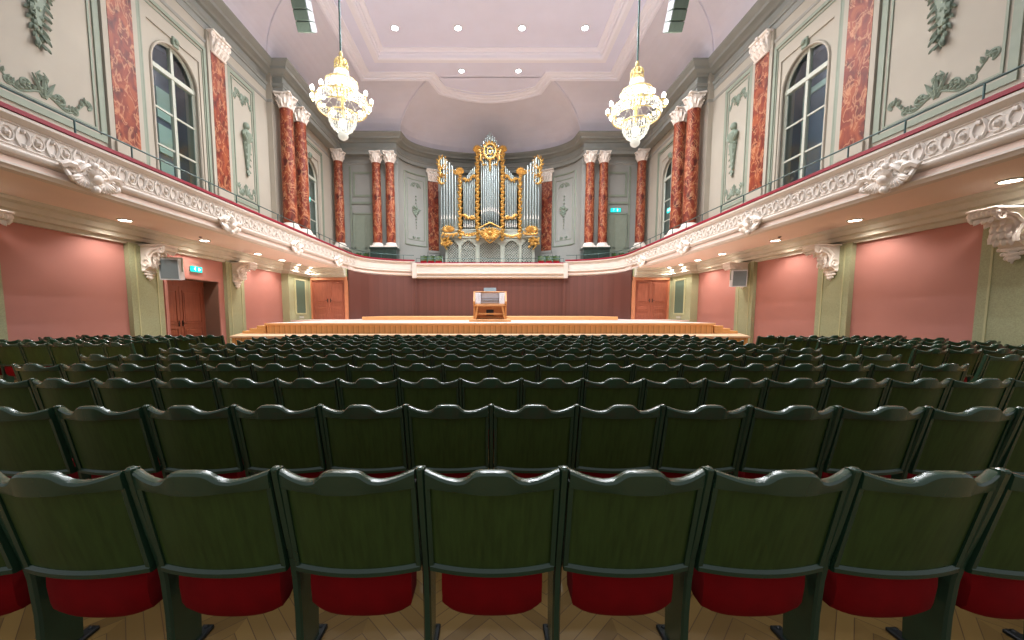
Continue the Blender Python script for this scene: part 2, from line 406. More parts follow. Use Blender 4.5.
# lower pilasters: olive stippled slabs with edge fillets
for s in (-1, 1):
    for k, (a, c) in enumerate(((3.1, 4.2), (7.2, 8.32), (11.3, 12.4), (15.42, 16.5))):
        b = B(); x = s*11
        b.box(min(x, x-s*.14), max(x, x-s*.14), a, c, 0, 3.62); p = b.build('pilaster', 'olive')
        tag(p, 'olive stippled pilaster on the %s red wall, %s' % (SIDE[s], ['out of frame behind the camera', 'nearest the camera', 'beside the loudspeaker bay' if s < 0 else 'second from the camera', 'just before the stage']
            [k]), 'pilaster')
        g = B()
        for q in (a+.2, c-.2): g.box(min(x-s*.14, x-s*.155), max(x-s*.14, x-s*.155), q-.02, q+.02, 0, 3.55)
        g.build('groove_strip', 'olived', p)
    b = B(); b.box(min(s*11, s*10.62), max(s*11, s*10.62), 19.7, 21.9, 0, 3.62)
    p = tag(b.build('corner_pier', 'olive'), 'olive corner pier with a dark grille at the %s end of the stage' % SIDE[s], 'pier')
    b = B(); xs = s*10.62
    b.box(min(xs, xs-s*.03), max(xs, xs-s*.03), 20.35, 21.35, 1.5, 3.3)
    b.build('green_grille', 'grille', p)
    b = B()
    for y0, y1, z0, z1 in ((20.27, 20.35, 1.42, 3.38), (21.35, 21.43, 1.42, 3.38), (20.35, 21.35, 1.42, 1.5), (20.35, 21.35, 3.3, 3.38)): b.box(min(xs, xs-s*.05), max(xs, xs-s*.05), y0, y1, z0, z1)
    b.build('grille_frame', 'olived', p)
    b = B(); b.box(min(xs, xs-s*.04), max(xs, xs-s*.04), 20.6, 21.1, 1.2, 1.32); b.build('wall_plate', 'white', p)

# stage doors
def door_leaf(name, parent, w, h, hinge, handle_side, panels):
    b = B(); b.box(0, w, 0, .05, 0, h)
    for (x0, x1, z0, z1) in panels:
        t = .035
        b.box(x0, x1, -.02, 0, z0, z0+t); b.box(x0, x1, -.02, 0, z1-t, z1); b.box(x0, x0+t, -.02, 0, z0+t, z1-t); b.box(x1-t, x1, -.02, 0, z0+t, z1-t)
        b.bbox(x0+.08, x1-.08, -.018, 0, z0+.08, z1-.08, .008)
    o = b.build(name, 'door', parent); o.location = hinge
    g = B(); hx = w-.08 if handle_side > 0 else .08
    g.box(hx-.025, hx+.025, -.02, 0, 1.0, 1.22); g.tube([(hx, -.02, 1.12), (hx, -.06, 1.12), (hx-.12*handle_side, -.065, 1.12)], .012, 6)
    hd = g.build('door_handle', 'black', o)
    return o
for s in (-1, 1):
    d = bpy.data.objects.new('door_%d' % (1 if s < 0 else 2), None); COL.objects.link(d); d.location = (s*9.48, 21.9, 1.12); struct(d, 'cherry double door at the %s end of the stage' % SIDE[s], 'door')
    W = .96; pn = [(.1, W-.1, .12, .42), (.1, W-.1, .5, .85), (.1, W-.1, .98, 2.2)]
    door_leaf('leaf', d, W, 2.3, (-W-.005, .05, 0), 1, pn); door_leaf('leaf', d, W, 2.3, (.005, .05, 0), -1, pn)
    b = B(lambda x, y, z: (-s*x, y, z)); b.box(-1.03, -.965, -.06, .1, 0, 2.33); b.box(.965, 1.12, -.08, .1, 0, 2.5); b.box(-1.03, 1.12, -.06, .1, 2.3, 2.45)
    b.build('door_frame', 'doorf', d)
# side door in its deep recess, left wall
d = bpy.data.objects.new('door_3', None); COL.objects.link(d); d.location = (-11.6, 13.9, 0); d.rotation_euler = (0, 0, PI/2); struct(d, 'cherry double door in a brown recess of the left wall', 'door')
W = 1.14; pn = [(.12, W-.12, .12, .5), (.12, W-.12, .6, .95), (.12, W-.12, 1.1, 2.35)]
door_leaf('leaf', d, W, 2.5, (-W-.005, .0, 0), 1, pn); door_leaf('leaf', d, W, 2.5, (.005, .0, 0), -1, pn)
b = B(); b.box(-1.2, -1.15, -.02, .06, 0, 2.75); b.box(1.15, 1.2, -.02, .06, 0, 2.75); b.box(-1.15, 1.15, -.02, .06, 2.5, 2.75); b.build('door_frame', 'door', d)
b = B(); b.box(-1.2, -1.185, -.6, -.0, 0, 2.75); b.box(1.185, 1.2, -.6, -.0, 0, 2.75); b.box(-1.185, 1.185, -.6, -.0, 2.735, 2.75); b.build('door_reveal', 'doorrev', d)
b = B(); b.box(-1.32, -1.2, -.63, -.6, 0, 2.87); b.box(1.2, 1.32, -.63, -.6, 0, 2.87); b.box(-1.2, 1.2, -.63, -.6, 2.75, 2.87); b.build('door_surround', 'red', d)

# ------------------------------------------------------------------ upper wall dress: dado, panels, moulded frames
EP = [(0, 12.38), (0, 12.62), (.05, 12.64), (.05, 12.7), (.1, 12.76), (0, 12.8), (0, 13.1), (.1, 13.14), (.13, 13.2), (.2, 13.24), (.36, 13.28), (.38, 13.4), (.45, 13.44), (.52, 13.54), (.55, 13.56), (.55, 13.65), (-.6, 13.65), (-.6, 12.38)]
ent = [(-10.98, Y0), (-10.98, 19.25), (-10.25, 19.25), (-10.25, 26.35), (-6.45, 26.35)]+apse_pts(30, 6.4, 26.6, 3.3)[1:-1]
ent = ent+[(6.45, 26.35), (10.25, 26.35), (10.25, 19.25), (10.98, 19.25), (10.98, Y0)]
b = B(); b.sweep(ent, EP, wrap=True)
struct(b.build('trim_cornice', 'entab', smooth=True), 'grey green entablature and cornice around the hall', 'cornice')
for s in (-1, 1):
    P = [(-11, Y0), (-11, 19.1), (-10.75, 19.1), (-10.75, 26.8), (-6.45, 26.8)]; P = P if s < 0 else mir(P)
    b = B(); b.sweep(P, [(0, 4.28), (.05, 4.28), (.05, 4.6), (.02, 4.63), (.02, 6.0), (.06, 6.05), (.06, 6.15), (0, 6.2)], wrap=True)
    b.sweep(P, [(0, 11.85), (.03, 11.87), (.06, 11.95), (.0, 12.0)], wrap=True)
    struct(b.build('trim_dado_'+SIDE[s], 'bay'))
def frame_yz(b, x, s, y0, y1, z0, z1, w=.07, d=.035):
    for (a, c, e, f) in ((y0, y1, z0, z0+w), (y0, y1, z1-w, z1), (y0, y0+w, z0+w, z1-w), (y1-w, y1, z0+w, z1-w)):
        b.box(min(x, x-s*d), max(x, x-s*d), a, c, e, f)
def frame_xz(b, y, x0, x1, z0, z1, w=.07, d=.035):
    for (a, c, e, f) in ((x0, x1, z0, z0+w), (x0, x1, z1-w, z1), (x0, x0+w, z0+w, z1-w), (x1-w, x1, z0+w, z1-w)):
        b.box(a, c, y-d, y, e, f)
for s in (-1, 1):
    b = B()
    for (y0, y1) in ((4.1, 7.0), (8.12, 11.05), (16.3, 18.1)):
        frame_yz(b, 11*s, s, y0, y1, 6.35, 11.8, .16, .04); frame_yz(b, 11*s, s, y0+.24, y1-.24, 6.62, 11.55, .05, .03)
    for (y0, y1, X) in ((12.2, 15.1, 11), (21.35, 24.5, 10.75)): frame_yz(b, X*s, s, y0, y1, 4.62, 11.65, .12, .05); frame_yz(b, X*s, s, y0+.15, y1-.15, 4.62, 11.45, .04, .03)
    struct(b.build('trim_wall_frames_'+SIDE[s], 'green'), 'grey green panel mouldings on the %s upper wall' % SIDE[s], 'moulding')
    b = B(); x0, x1 = (-9.62, -7.95) if s < 0 else (7.95, 9.62)
    frame_xz(b, 26.8, x0, x1, 9.65, 11.35, .14, .05); b.box(x0-.1, x1+.1, 26.72, 26.8, 9.15, 9.3); b.box(x0, x1, 26.75, 26.8, 8.45, 8.55); b.box(x0-.25, x0-.12, 26.74, 26.8, 4.3, 11.7); b.box(x1+.12, x1+.25, 26.74, 26.8, 4.3, 11.7)
    struct(b.build('trim_bay_frames_'+SIDE[s], 'green'))
    d = bpy.data.objects.new('door_%d' % (4 if s < 0 else 5), None); COL.objects.link(d); d.location = (s*8.78, 26.8, 4.28); struct(d, 'grey green balcony door behind the columns, %s of the organ' % SIDE[s], 'door')
    b = B(); b.box(-.82, .82, -.06, 0, 0, 4.15); b.build('leaf', 'green', d)
    b = B(); b.box(-.9, -.82, -.1, 0, 0, 4.25); b.box(.82, .9, -.1, 0, 0, 4.25); b.box(-.9, .9, -.1, 0, 4.15, 4.25); b.box(-.01, .01, -.075, -.06, 0, 4.15); b.box(-.7, -.1, -.075, -.06, .4, 3.9); b.box(.1, .7, -.075, -.06, .4, 3.9); b.build('door_frame', 'green', d)
    # apse panel between the pilasters: frame following the curve
    b = B()
    def AP(x, z, o=.0):
        xx = x*s; t = math.acos(max(-1, min(1, xx/6.45))); px, py = 6.45*math.cos(t), 26.8+3.4*math.sin(t); nx, ny = math.cos(t)/6.45, math.sin(t)/3.4; l = math.hypot(nx, ny)
        return (px-nx/l*o, py-ny/l*o, z)
    XS = [-6.15+1.2*i/8 for i in range(9)]
    for (x0, x1, z0, z1, r) in ((-6.22, -4.85, 6.6, 11.8, .07), (-6.08, -5.02, 7.0, 11.4, .035)):
        xs = [x0+(x1-x0)*i/8 for i in range(9)]
        loop = [AP(x, z0) for x in xs]+[AP(x1, z0+(z1-z0)*i/4) for i in (1, 2, 3)]+[AP(x, z1) for x in reversed(xs)]+[AP(x0, z1-(z1-z0)*i/4) for i in (1, 2, 3)]
        b.tube(loop, r, 6, closed=True)
    struct(b.build('trim_apse_panel_'+SIDE[s], 'green', smooth=True))

# windows
def window(idx, s, y0, y1, sash, lab, X0=11):
    w = bpy.data.objects.new('window_%d' % idx, None); COL.objects.link(w); struct(w, lab, 'window')
    w.location = (s*X0, (y0+y1)/2, 0)
    h = (y1-y0)/2; zs = 9.75; r = h-.1
    def P(x, y, z): return (s*x, y, z)              # x outward from the wall face
    b = B(P)
    # spandrel plate with an arched cut, .12 thick
    A = [(-r*math.cos(PI*i/16), zs+r*math.sin(PI*i/16)) for i in range(17)]
    for i in range(16):
        (a, c), (e, f) = A[i], A[i+1]
        for xx in (.05, .17): b.add([(xx, a, c), (xx, e, f), (xx, e, 10.95), (xx, a, 10.95)], [(0, 1, 2, 3)])
        b.add([(.05, a, c), (.05, e, f), (.17, e, f), (.17, a, c)], [(0, 1, 2, 3)])
    for q in (-1, 1): b.box(.05, .17, min(q*r, q*h), max(q*r, q*h), 4.25, 10.95)
    b.tube([(.03, a, c) for a, c in [(-r, 4.3)]+A+[(r, 4.3)]], .045, 6)
    b.build('surround', 'sage', w)
    b = B(P)
    b.tube([(.2, a*.97, c) for a, c in [(-r, 4.3)]+A+[(r, 4.3)]], .06, 6)
    b.box(.14, .26, -.055, .055, 4.25, zs+r); b.box(.12, .27, -r, r, zs-.1, zs+.05)
    for z in (8.42, 7.2, 6.0): b.box(.17, .23, -r, r, z-.03, z+.03)
    b.box(.14, .26, -r, r, 4.25, 4.45)
    b.build('frame', 'white', w)
    b = B(P); b.bbox(-.06, .05, -.12, .12, 10.72, 11.05, .02); b.ball((-.06, 0, 10.9), .09, 8, 6); b.build('keystone', 'relief', w)
    b = B(P); b.quad((.2, -r, 4.3), (.2, r, 4.3), (.2, r, zs), (.2, -r, zs))
    b.add([(.2, a, c) for a, c in A], [tuple(range(17))]); b.build('pane', 'glass', w)
    b = B(P); b.box(.95, 1.0, -h, h, 4.25, 10.95); b.box(.6, .95, -h-.05, -h, 4.25, 10.95); b.box(.6, .95, h, h+.05, 4.25, 10.95); b.box(.6, 1., -h, h, 10.95, 11.); b.build('recess', 'night', w)
    b = B(P)
    if sash:
        for z0, z1 in ((4.4, 5.85), (6.1, 7.05), (7.3, 8.28), (8.52, 9.55)):
            for q in (-1, 1): b.box(.86, .95, min(q*.12, q*r*.98), max(q*.12, q*r*.98), z0, z1)
    else:
        for q in (-.5, .5): b.box(.88, .95, q*2*r-.06 if q < 0 else q*2*r-.1, q*2*r+.1 if q < 0 else q*2*r+.06, 4.3, 10.2)
        b.box(.88, .95, -.08, .08, 4.3, 10.6); b.box(.88, .95, -r, r, 9.6, 9.8)
    b.build('outer_sash', 'sash', w)
window(1, -1, *WIN[0][:2], True, 'arched window high on the left wall, nearest the camera')
window(2, -1, *WIN[1][:2], True, 'arched window of the left wall beside the organ bay', 10.75)
window(3, 1, *WIN[0][:2], False, 'arched window high on the right wall, nearest the camera')
window(4, 1, *WIN[1][:2], False, 'arched window of the right wall beside the organ bay', 10.75)

# ------------------------------------------------------------------ cove, vault and ceiling
NT = 12
def cv(t):
    a = t*PI/2; return dict(w=7.7+2.9*math.cos(a), z=13.6+2.0*math.sin(a), y=23.5+3.0*math.cos(a), e=3.65+2.6*math.cos(a), d=2.6+.7*math.cos(a))
b = B(); rows = [cv(i/NT) for i in range(NT+1)]
for i in range(NT):
    p, q = rows[i], rows[i+1]
    for s in (-1, 1):
        b.quad((s*p['w'], Y0, p['z']), (s*p['w'], p['y'], p['z']), (s*q['w'], q['y'], q['z']), (s*q['w'], Y0, q['z']))
        b.quad((s*p['w'], p['y'], p['z']), (s*p['e'], p['y'], p['z']), (s*q['e'], q['y'], q['z']), (s*q['w'], q['y'], q['z']))
struct(b.build('ceiling_cove', 'cove', smooth=True), cat='ceiling')
b = B(); NX = 24
def vp(r, j):
    th_ = PI*j/NX; c_ = (r['y']-23.5)/3.0; bx, by = -6.25*math.cos(th_), 26.5+3.3*math.sin(th_)
    if j in (0, NX): tx, ty = -3.65*math.cos(th_), 23.5
    else: u = -1+2*(j-1)/(NX-2); tx, ty = 3.2*u, 25.9-1.0*u*u
    return (tx+(bx-tx)*c_, ty+(by-ty)*c_, r['z'])
for i in range(NT):
    for j in range(NX):
        b.quad(vp(rows[i], j), vp(rows[i], j+1), vp(rows[i+1], j+1), vp(rows[i+1], j))
struct(b.build('ceiling_apse_vault', 'cove', smooth=True), cat='ceiling')
top = rows[-1]; bulge = [vp(top, j)[:2] for j in range(NX+1)]
outer = [(-7.7, Y0), (-7.7, 23.5)]+bulge+[(7.7, 23.5), (7.7, Y0)]
b = B()
inn = [(-6.2, Y0), (-6.2, 21.8), (6.2, 21.8), (6.2, Y0)]
b.box(-7.8, -6.2, Y0, 23.55, 15.66, 15.7); b.box(6.2, 7.8, Y0, 23.55, 15.66, 15.7); b.box(-6.2, 6.2, 21.8, 23.55, 15.66, 15.7)
b.prism([(-3.7, 23.5)]+bulge[1:-1]+[(3.7, 23.5)], 15.66, 15.7, 'z')
b.box(-6.25, 6.25, Y0, 21.85, 16.0, 16.06)
struct(b.build('ceiling', 'ceil'))
b = B(); b.sweep(outer, [(-.05, 15.66), (-.12, 15.5), (.0, 15.46), (.1, 15.48), (.12, 15.54), (.3, 15.56), (.34, 15.6), (.5, 15.62), (.52, 15.67)])
b.sweep(inn, [(-.35, 15.67), (-.33, 15.6), (-.1, 15.6), (0, 15.66), (.02, 15.8), (.1, 15.82), (.12, 15.9), (.3, 15.93), (.34, 15.96), (.34, 16.01)])
b.sweep([(x*.93, 22.0+(y-22.0)*.8 if y > 22.0 else y) for x, y in outer], [(-.05, 15.67), (-.04, 15.62), (.04, 15.62), (.05, 15.67)])
struct(b.build('trim_ceiling_frame', 'ceilmold'), 'stepped plaster frames of the ceiling', 'moulding')
# cove ribs rising from the coupled columns, and the arch edge of the vault
b = B()
for s in (-1, 1):
    for (ya, yb, wd) in ((19.2, 17.1, .62),):
        L = []; 
        for i in range(NT+1):
            r = cv(i/NT); yc = ya+(yb-ya)*(i/NT)**1.5; L.append((s*(r['w']-.05), yc, r['z']-.05))
        for i in range(NT):
            a, c = L[i], L[i+1]
            b.add([(a[0], a[1]-wd, a[2]), (a[0], a[1]+wd, a[2]), (c[0], c[1]+wd, c[2]), (c[0], c[1]-wd, c[2]),
                   (a[0]+s*.12, a[1]-wd, a[2]+.1), (a[0]+s*.12, a[1]+wd, a[2]+.1), (c[0]+s*.12, c[1]+wd, c[2]+.1), (c[0]+s*.12, c[1]-wd, c[2]+.1)],
                  [(0, 1, 2, 3), (0, 3, 7, 4), (1, 5, 6, 2)])
    b.tube([(s*(r['e']), r['y']-.02, r['z']-.02) for r in rows], .07, 6)
struct(b.build('trim_cove_ribs', 'cove', smooth=True))

# ------------------------------------------------------------------ columns, pilasters
def spiral(cx, cy, r, a0, turns, d=1, n=14, k=.86):
    return [(cx+r*(1-k*i/n)*math.cos(a0+d*2*PI*turns*i/n), cy+r*(1-k*i/n)*math.sin(a0+d*2*PI*turns*i/n)) for i in range(n+1)]
def capital(b, r, h, w2=None, n=8, flat=None):
    """Corinthian bell, two rings of curled leaves, corner volutes, abacus; origin at its foot. flat=(nx,ny): only the front half of a pilaster cap"""
    b.lathe([(r*.95, 0), (r*1.05, .03*h), (r*.95, .07*h), (r*.95, .5*h), (r*1.2, .85*h)], 16)
    for ring, (z0, hh, off) in enumerate(((.05, .42, 0), (.25, .5, .5))):
        for k in range(n):
            a = 2*PI*(k+off)/n; c, s_ = math.cos(a), math.sin(a)
            pts = [(r*.98, z0*h), (r*1.08, (z0+hh*.4)*h), (r*1.28, (z0+hh*.8)*h), (r*1.56, (z0+hh)*h), (r*1.6, (z0+hh*.8)*h)]
            b.tube([(c*q, s_*q, z) for q, z in pts], [r*.3, r*.36, r*.3, r*.22, r*.12], 6, flat=.4)
    for k in range(4):
        a = PI/4+k*PI/2; c, s_ = math.cos(a), math.sin(a)
        pts = []
        for i in range(9):
            t = i/8*3.6; rr = r*.26*(1-i/10); pts.append((r*1.5+rr*math.cos(1.2-t), .8*h+rr*math.sin(1.2-t)))
        b.tube([(c*r*1.05, s_*r*1.05, .5*h)]+[(c*q, s_*q, z) for q, z in pts], [r*.07]+[r*.09]*9, 5)
        b.ball((c*r*1.5, s_*r*1.5, .78*h), r*.12, 6, 4)
    R = r*1.45; q = r*1.15
    poly = []
    for k in range(4):
        a = k*PI/2
        for u, v in ((R, -R*.86), (R*1.0, -R*.86), (q, 0), (R, R*.86)):
            poly.append((u*math.cos(a)-v*math.sin(a), u*math.sin(a)+v*math.cos(a)))
    b.prism(poly, .91*h, h, 'z')
    for k in range(4): a = k*PI/2; b.ball((q*math.cos(a), q*math.sin(a), .92*h), r*.17, 6, 5)
def flat_capital(b, w, h):
    n = 4
    b.add([(0, -w, 0), (.1, -w, 0), (.1, w, 0), (0, w, 0), (0, -w*1.15, h*.9), (.2, -w*1.15, h*.9), (.2, w*1.15, h*.9), (0, w*1.15, h*.9)], [(0, 1, 2, 3), (0, 4, 5, 1), (1, 5, 6, 2), (2, 6, 7, 3), (4, 7, 6, 5)])
    b.tube([(.11, -w*1.04, .02), (.11, w*1.04, .02)], .03, 5)
    for (z0, hh, k) in ((.04, .4, 4), (.3, .4, 3)):
        for i in range(k):
            y = w*(-.78+1.56*i/(k-1)) if k == 4 else w*(-.55+.55*i)
            b.tube([(.1, y, z0*h), (.17, y, (z0+.18)*h), (.22, y, (z0+.33)*h), (.3, y, (z0+.4)*h), (.31, y, (z0+.33)*h)], [.05, .085, .08, .065, .03], 6)
            for q in (-1, 1): b.leaf((.14, y, (z0+.1)*h), (.24, y+q*.1, (z0+.34)*h), .04, .04, (1, 0, 0), .03)
    for q in (-1, 1):
        b.tube([(.18, q*w*.3, h*.55)]+[(.22, q*y, z) for y, z in spiral(w*1.2, h*.74, .13, PI*.9, 1.4, -1)], [.025]+[.036-.0012*i for i in range(15)], 5)
        b.ball((.24, q*w*1.2, h*.74), .05, 6, 5)
    b.bbox(0, .3, -w*1.38, w*1.38, h*.9, h, .015); b.ball((.3, 0, h*.93), .08, 7, 5)
def column(x, y, z0, z1, r, lab, grp=None, ped=True):
    t = thing('marble_column', lab, 'column', (x, y, 0), 0, grp)
    hc = .72; zb = .32
    b = B(); H = z1-hc-z0-zb
    b.lathe([(r*1.0, 0), (r*1.0, H*.3), (r*.97, H*.6), (r*.88, H*.97), (r*.92, H*.985), (r*.92, H)], 24); b.build('shaft', 'marble', t, True, (0, 0, z0+zb))
    b = B(); b.bbox(-r*1.35, r*1.35, -r*1.35, r*1.35, 0, .1, .01); b.lathe([(r*1.3, .1), (r*1.36, .14), (r*1.28, .19), (r*1.12, .21), (r*1.18, .25), (r*1.12, .29), (r, .32)], 24); b.build('base', 'stucco', t, True, (0, 0, z0))
    b = B(); capital(b, r*.9, hc); b.build('capital', 'stucco', t, True, (0, 0, z1-hc))
    return t
def pedestal(x0, x1, y0, y1, z0, z1, lab, m='sage'):
    b = B(); b.box(x0, x1, y0, y1, z0, z1-.12); b.bbox(x0-.06, x1+.06, y0-.06, y1+.06, z1-.12, z1, .02); b.bbox(x0-.05, x1+.05, y0-.05, y1+.05, z0, z0+.15, .02)
    return tag(b.build('column_pedestal', m), lab, 'pedestal')
for s in (-1, 1):
    n = SIDE[s]
    column(10.26*s, 19.5, 5.75, 12.38, .33, 'red marble column on the %s wall, front one of the coupled pair' % n)
    column(10.26*s, 20.85, 5.75, 12.38, .33, 'red marble column on the %s wall, rear one of the coupled pair' % n)
    pedestal(min(s*9.82, s*10.74), max(s*9.82, s*10.74), 19.12, 21.3, 4.28, 5.75, 'pale pedestal under the coupled columns on the %s wall' % n)
    column(10.25*s, 25.85, 5.95, 12.38, .31, 'red marble column in the %s far corner beside the balcony door' % n)
    pedestal(min(s*9.85, s*10.74), max(s*9.85, s*10.74), 25.35, 26.7, 4.28, 5.95, 'pale pedestal under the %s corner column' % n)
    column(7.78*s, 26.15, 6.0, 12.38, .31, 'red marble column beside the %s balcony door, outer of the pair flanking the apse' % n)
    column(6.85*s, 26.15, 6.0, 12.38, .31, 'red marble column at the %s edge of the apse, inner of the pair' % n)
    pedestal(min(s*6.4, s*8.2), max(s*6.4, s*8.2), 25.75, 26.6, 4.28, 6.0, 'dark green stone pedestal under the two columns at the %s apse edge' % n, 'darkstone')
    # flat marble pilasters of the side wall
    for k, (a, c) in enumerate(((7.05, 7.85), (11.25, 12.02), (15.3, 16.06))):
        t = thing('marble_pilaster', 'flat red marble pilaster on the %s upper wall, %s' % (n, ['outside the frame near the camera', 'between ornament panel and arched window', 'behind the arched window'][k]), 'pilaster', (s*11, (a+c)/2, 0))
        w = (c-a)/2; b = B(); b.box(min(0, -s*.1), max(0, -s*.1), -w, w, 6.5, 11.72); b.build('shaft', 'marble', t)
        b = B(); b.box(min(0, -s*.09), max(0, -s*.09), -w-.16, -w, 4.28, 12.38); b.box(min(0, -s*.09), max(0, -s*.09), w, w+.16, 4.28, 12.38); b.box(min(0, -s*.16), max(0, -s*.16), -w-.05, w+.05, 6.2, 6.5); b.box(min(0, -s*.14), max(0, -s*.14), -w, w, 4.28, 6.2); b.build('base', 'sage', t)
        b = B(lambda x, y, z: (-s*(.05+x), y, 11.68+z)); flat_capital(b, w*.95, .76); b.build('capital', 'stucco', t, True)
    # apse pilasters beside the organ
    t = thing('marble_pilaster', 'narrow dark red marble pilaster in the apse, %s of the organ' % n, 'pilaster', (0, 0, 0))
    th = math.acos(-4.4*(-s)/6.45); px, py = 6.45*math.cos(th), 26.8+3.4*math.sin(th); nx, ny = math.cos(th)/6.45, math.sin(th)/3.4; l = math.hypot(nx, ny)
    t.location = (px-nx/l*.0, py-ny/l*.0, 0); t.rotation_euler = (0, 0, math.atan2(-ny, -nx)+PI/2)
    b = B(); b.box(-.4, .4, -.12, .05, 6.3, 11.5); b.build('shaft', 'marble', t)
    b = B(); b.box(-.48, .48, -.2, .05, 4.28, 6.1); b.bbox(-.46, .46, -.24, .05, 6.1, 6.3, .02); b.build('base', 'bay', t)
    b = B(lambda x, y, z: (y, -(.07+x), 11.5+z)); flat_capital(b, .4, .86); b.build('capital', 'stucco', t, True)

# ------------------------------------------------------------------ rococo stucco
def stroke(b, P, w0, w1, fl=.7, leaves=0, lw=.06, seed=0, side=1):
    n = len(P); b.tube([(0, p[0], p[1]) for p in P], [w0+(w1-w0)*i/(n-1) for i in range(n)], 6, flat=1)
    R = random.Random(seed)
    for k in range(leaves):
        i = int((k+.5)/leaves*(n-1)); p, q = P[i], P[min(n-1, i+1)]; a = math.atan2(q[1]-p[1], q[0]-p[0])+side*(.9+R.uniform(-.3, .3)); L = lw*R.uniform(1.4, 2.6)
        b.leaf((0, p[0], p[1]), (0, p[0]+L*math.cos(a), p[1]+L*math.sin(a)), lw*.5, lw*.45, (1, 0, 0), lw*.3)
def garland(b, w, h, seed=1, up=1):                 # symmetric rocaille along a panel's end: crest in the middle, scrolls to the corners
    for q in (-1, 1):
        f = lambda P: [(q*x, up*y) for x, y in P]
        stroke(b, f([(w*.05+w*.9*i/12, h*(.18*math.cos(i/12*2*PI)+.55*(i/12)**3)) for i in range(13)]), .032, .02, leaves=16, lw=.075, seed=seed, side=q*up)
        stroke(b, f(spiral(w*.3, h*.25, .15, -1, 1.1, 1)), .03, .014, leaves=7, lw=.06, seed=seed+1, side=q*up)
        stroke(b, f(spiral(w*.62, h*.02, .12, 2, 1.1, -1)), .028, .014, leaves=6, lw=.055, seed=seed+2, side=-q*up)
        stroke(b, f(spiral(w*.93, h*.62, .14, -1.5, 1.2, 1)), .03, .014, leaves=8, lw=.065, seed=seed+3, side=q*up)
        stroke(b, f([(w*.02, 0), (w*.12, h*.3), (w*.07, h*.6), (w*.12, h*.8), (w*.03, h)]), .035, .016, leaves=9, lw=.075, seed=seed+4, side=q*up)
    for a in (-.5, 0, .5): b.leaf((0, 0, 0), (0, h*.8*math.sin(a), up*h*.85*math.cos(a)), .05, .045, (1, 0, 0), .03)
def pendant(b, w, h, seed=5):                       # a hanging trophy: wide scrolled head, shield, tapering leaf tail; origin at its top
    for q in (-1, 1):
        stroke(b, [(q*w*(.35+.15*math.sin(i*.9)), -h*.05-h*.42*i/10) for i in range(11)], .07, .05, leaves=9, lw=.13, seed=seed, side=q)
        stroke(b, [(q*x, y) for x, y in spiral(w*.42, -h*.1, w*.3, 0, 1.2, 1)], .06, .025, leaves=6, lw=.12, seed=seed+1, side=q)
        stroke(b, [(q*x, y) for x, y in spiral(w*.36, -h*.5, w*.2, 1, 1.1, -1)], .055, .02, leaves=6, lw=.1, seed=seed+2, side=-q)
        stroke(b, [(q*w*.3*(1-i/9), -h*.5-h*.45*i/9) for i in range(10)], .05, .02, leaves=9, lw=.1, seed=seed+3, side=q)
    for i in range(7):
        z = -h*(.12+.05*i); b.tube([(.03, -w*.2, z), (.07, 0, z-.03), (.03, w*.2, z)], .035, 5)
    for i in range(9): b.ball((.02, math.sin(i*2.1)*w*.08, -h*(.55+.048*i)), w*(.15-.012*i), 7, 5)
    for j in range(-2, 3): b.tube([(.05, w*.06*j*2.2, -h*.08), (.08, w*.06*j*1.9, -h*.4), (.06, w*.05*j, -h*.62), (.03, w*.02*j, -h*.8)], [.05, .05, .045, .03], 6)
    for i in range(26):
        z = -h*(.05+.9*i/26); q = 1 if i % 2 else -1; ww = w*(.5-.38*i/26)
        b.leaf((.05, q*ww*.5, z), (.1, q*ww*1.1, z-.16+.1*math.sin(i)), .06, .05, (1, 0, 0), .03)
def bust(b, h):                                     # small figure on a tapering herm with a leaf drop; origin at its top
    b.ball((.08, 0, -.17), .15, 10, 8, (1, .85, 1.1)); b.ball((.06, .03, -.07), .13, 8, 6, (1, 1, .6))
    b.tube([(.06, 0, -.28), (.06, 0, -.38), (.07, 0, -.5), (.07, 0, -.72), (.05, 0, -.9)], [.07, .12, .22, .2, .13], 10)
    for q in (-1, 1): b.tube([(.08, q*.2, -.46), (.14, q*.28, -.62), (.16, q*.12, -.78)], [.08, .07, .05], 6)
    b.tube([(.08, -.22, -.92), (.1, 0, -.98), (.08, .22, -.92)], .06, 6)
    b.tube([(.05, 0, -.95), (.05, 0, -h*.6), (.04, 0, -h*.85)], [.2, .13, .06], 8)
    for i in range(9):
        z = -1.0-(h-1.1)*i/9; q = 1 if i % 2 else -1; b.leaf((.05, 0, z), (.09, q*.2*(1-i/12), z-.2), .06, .05, (1, 0, 0), .03)
    b.ball((.04, 0, -h*.9), .08, 6, 5); b.leaf((.03, 0, -h*.88), (.03, 0, -h), .05, .03, (1, 0, 0))
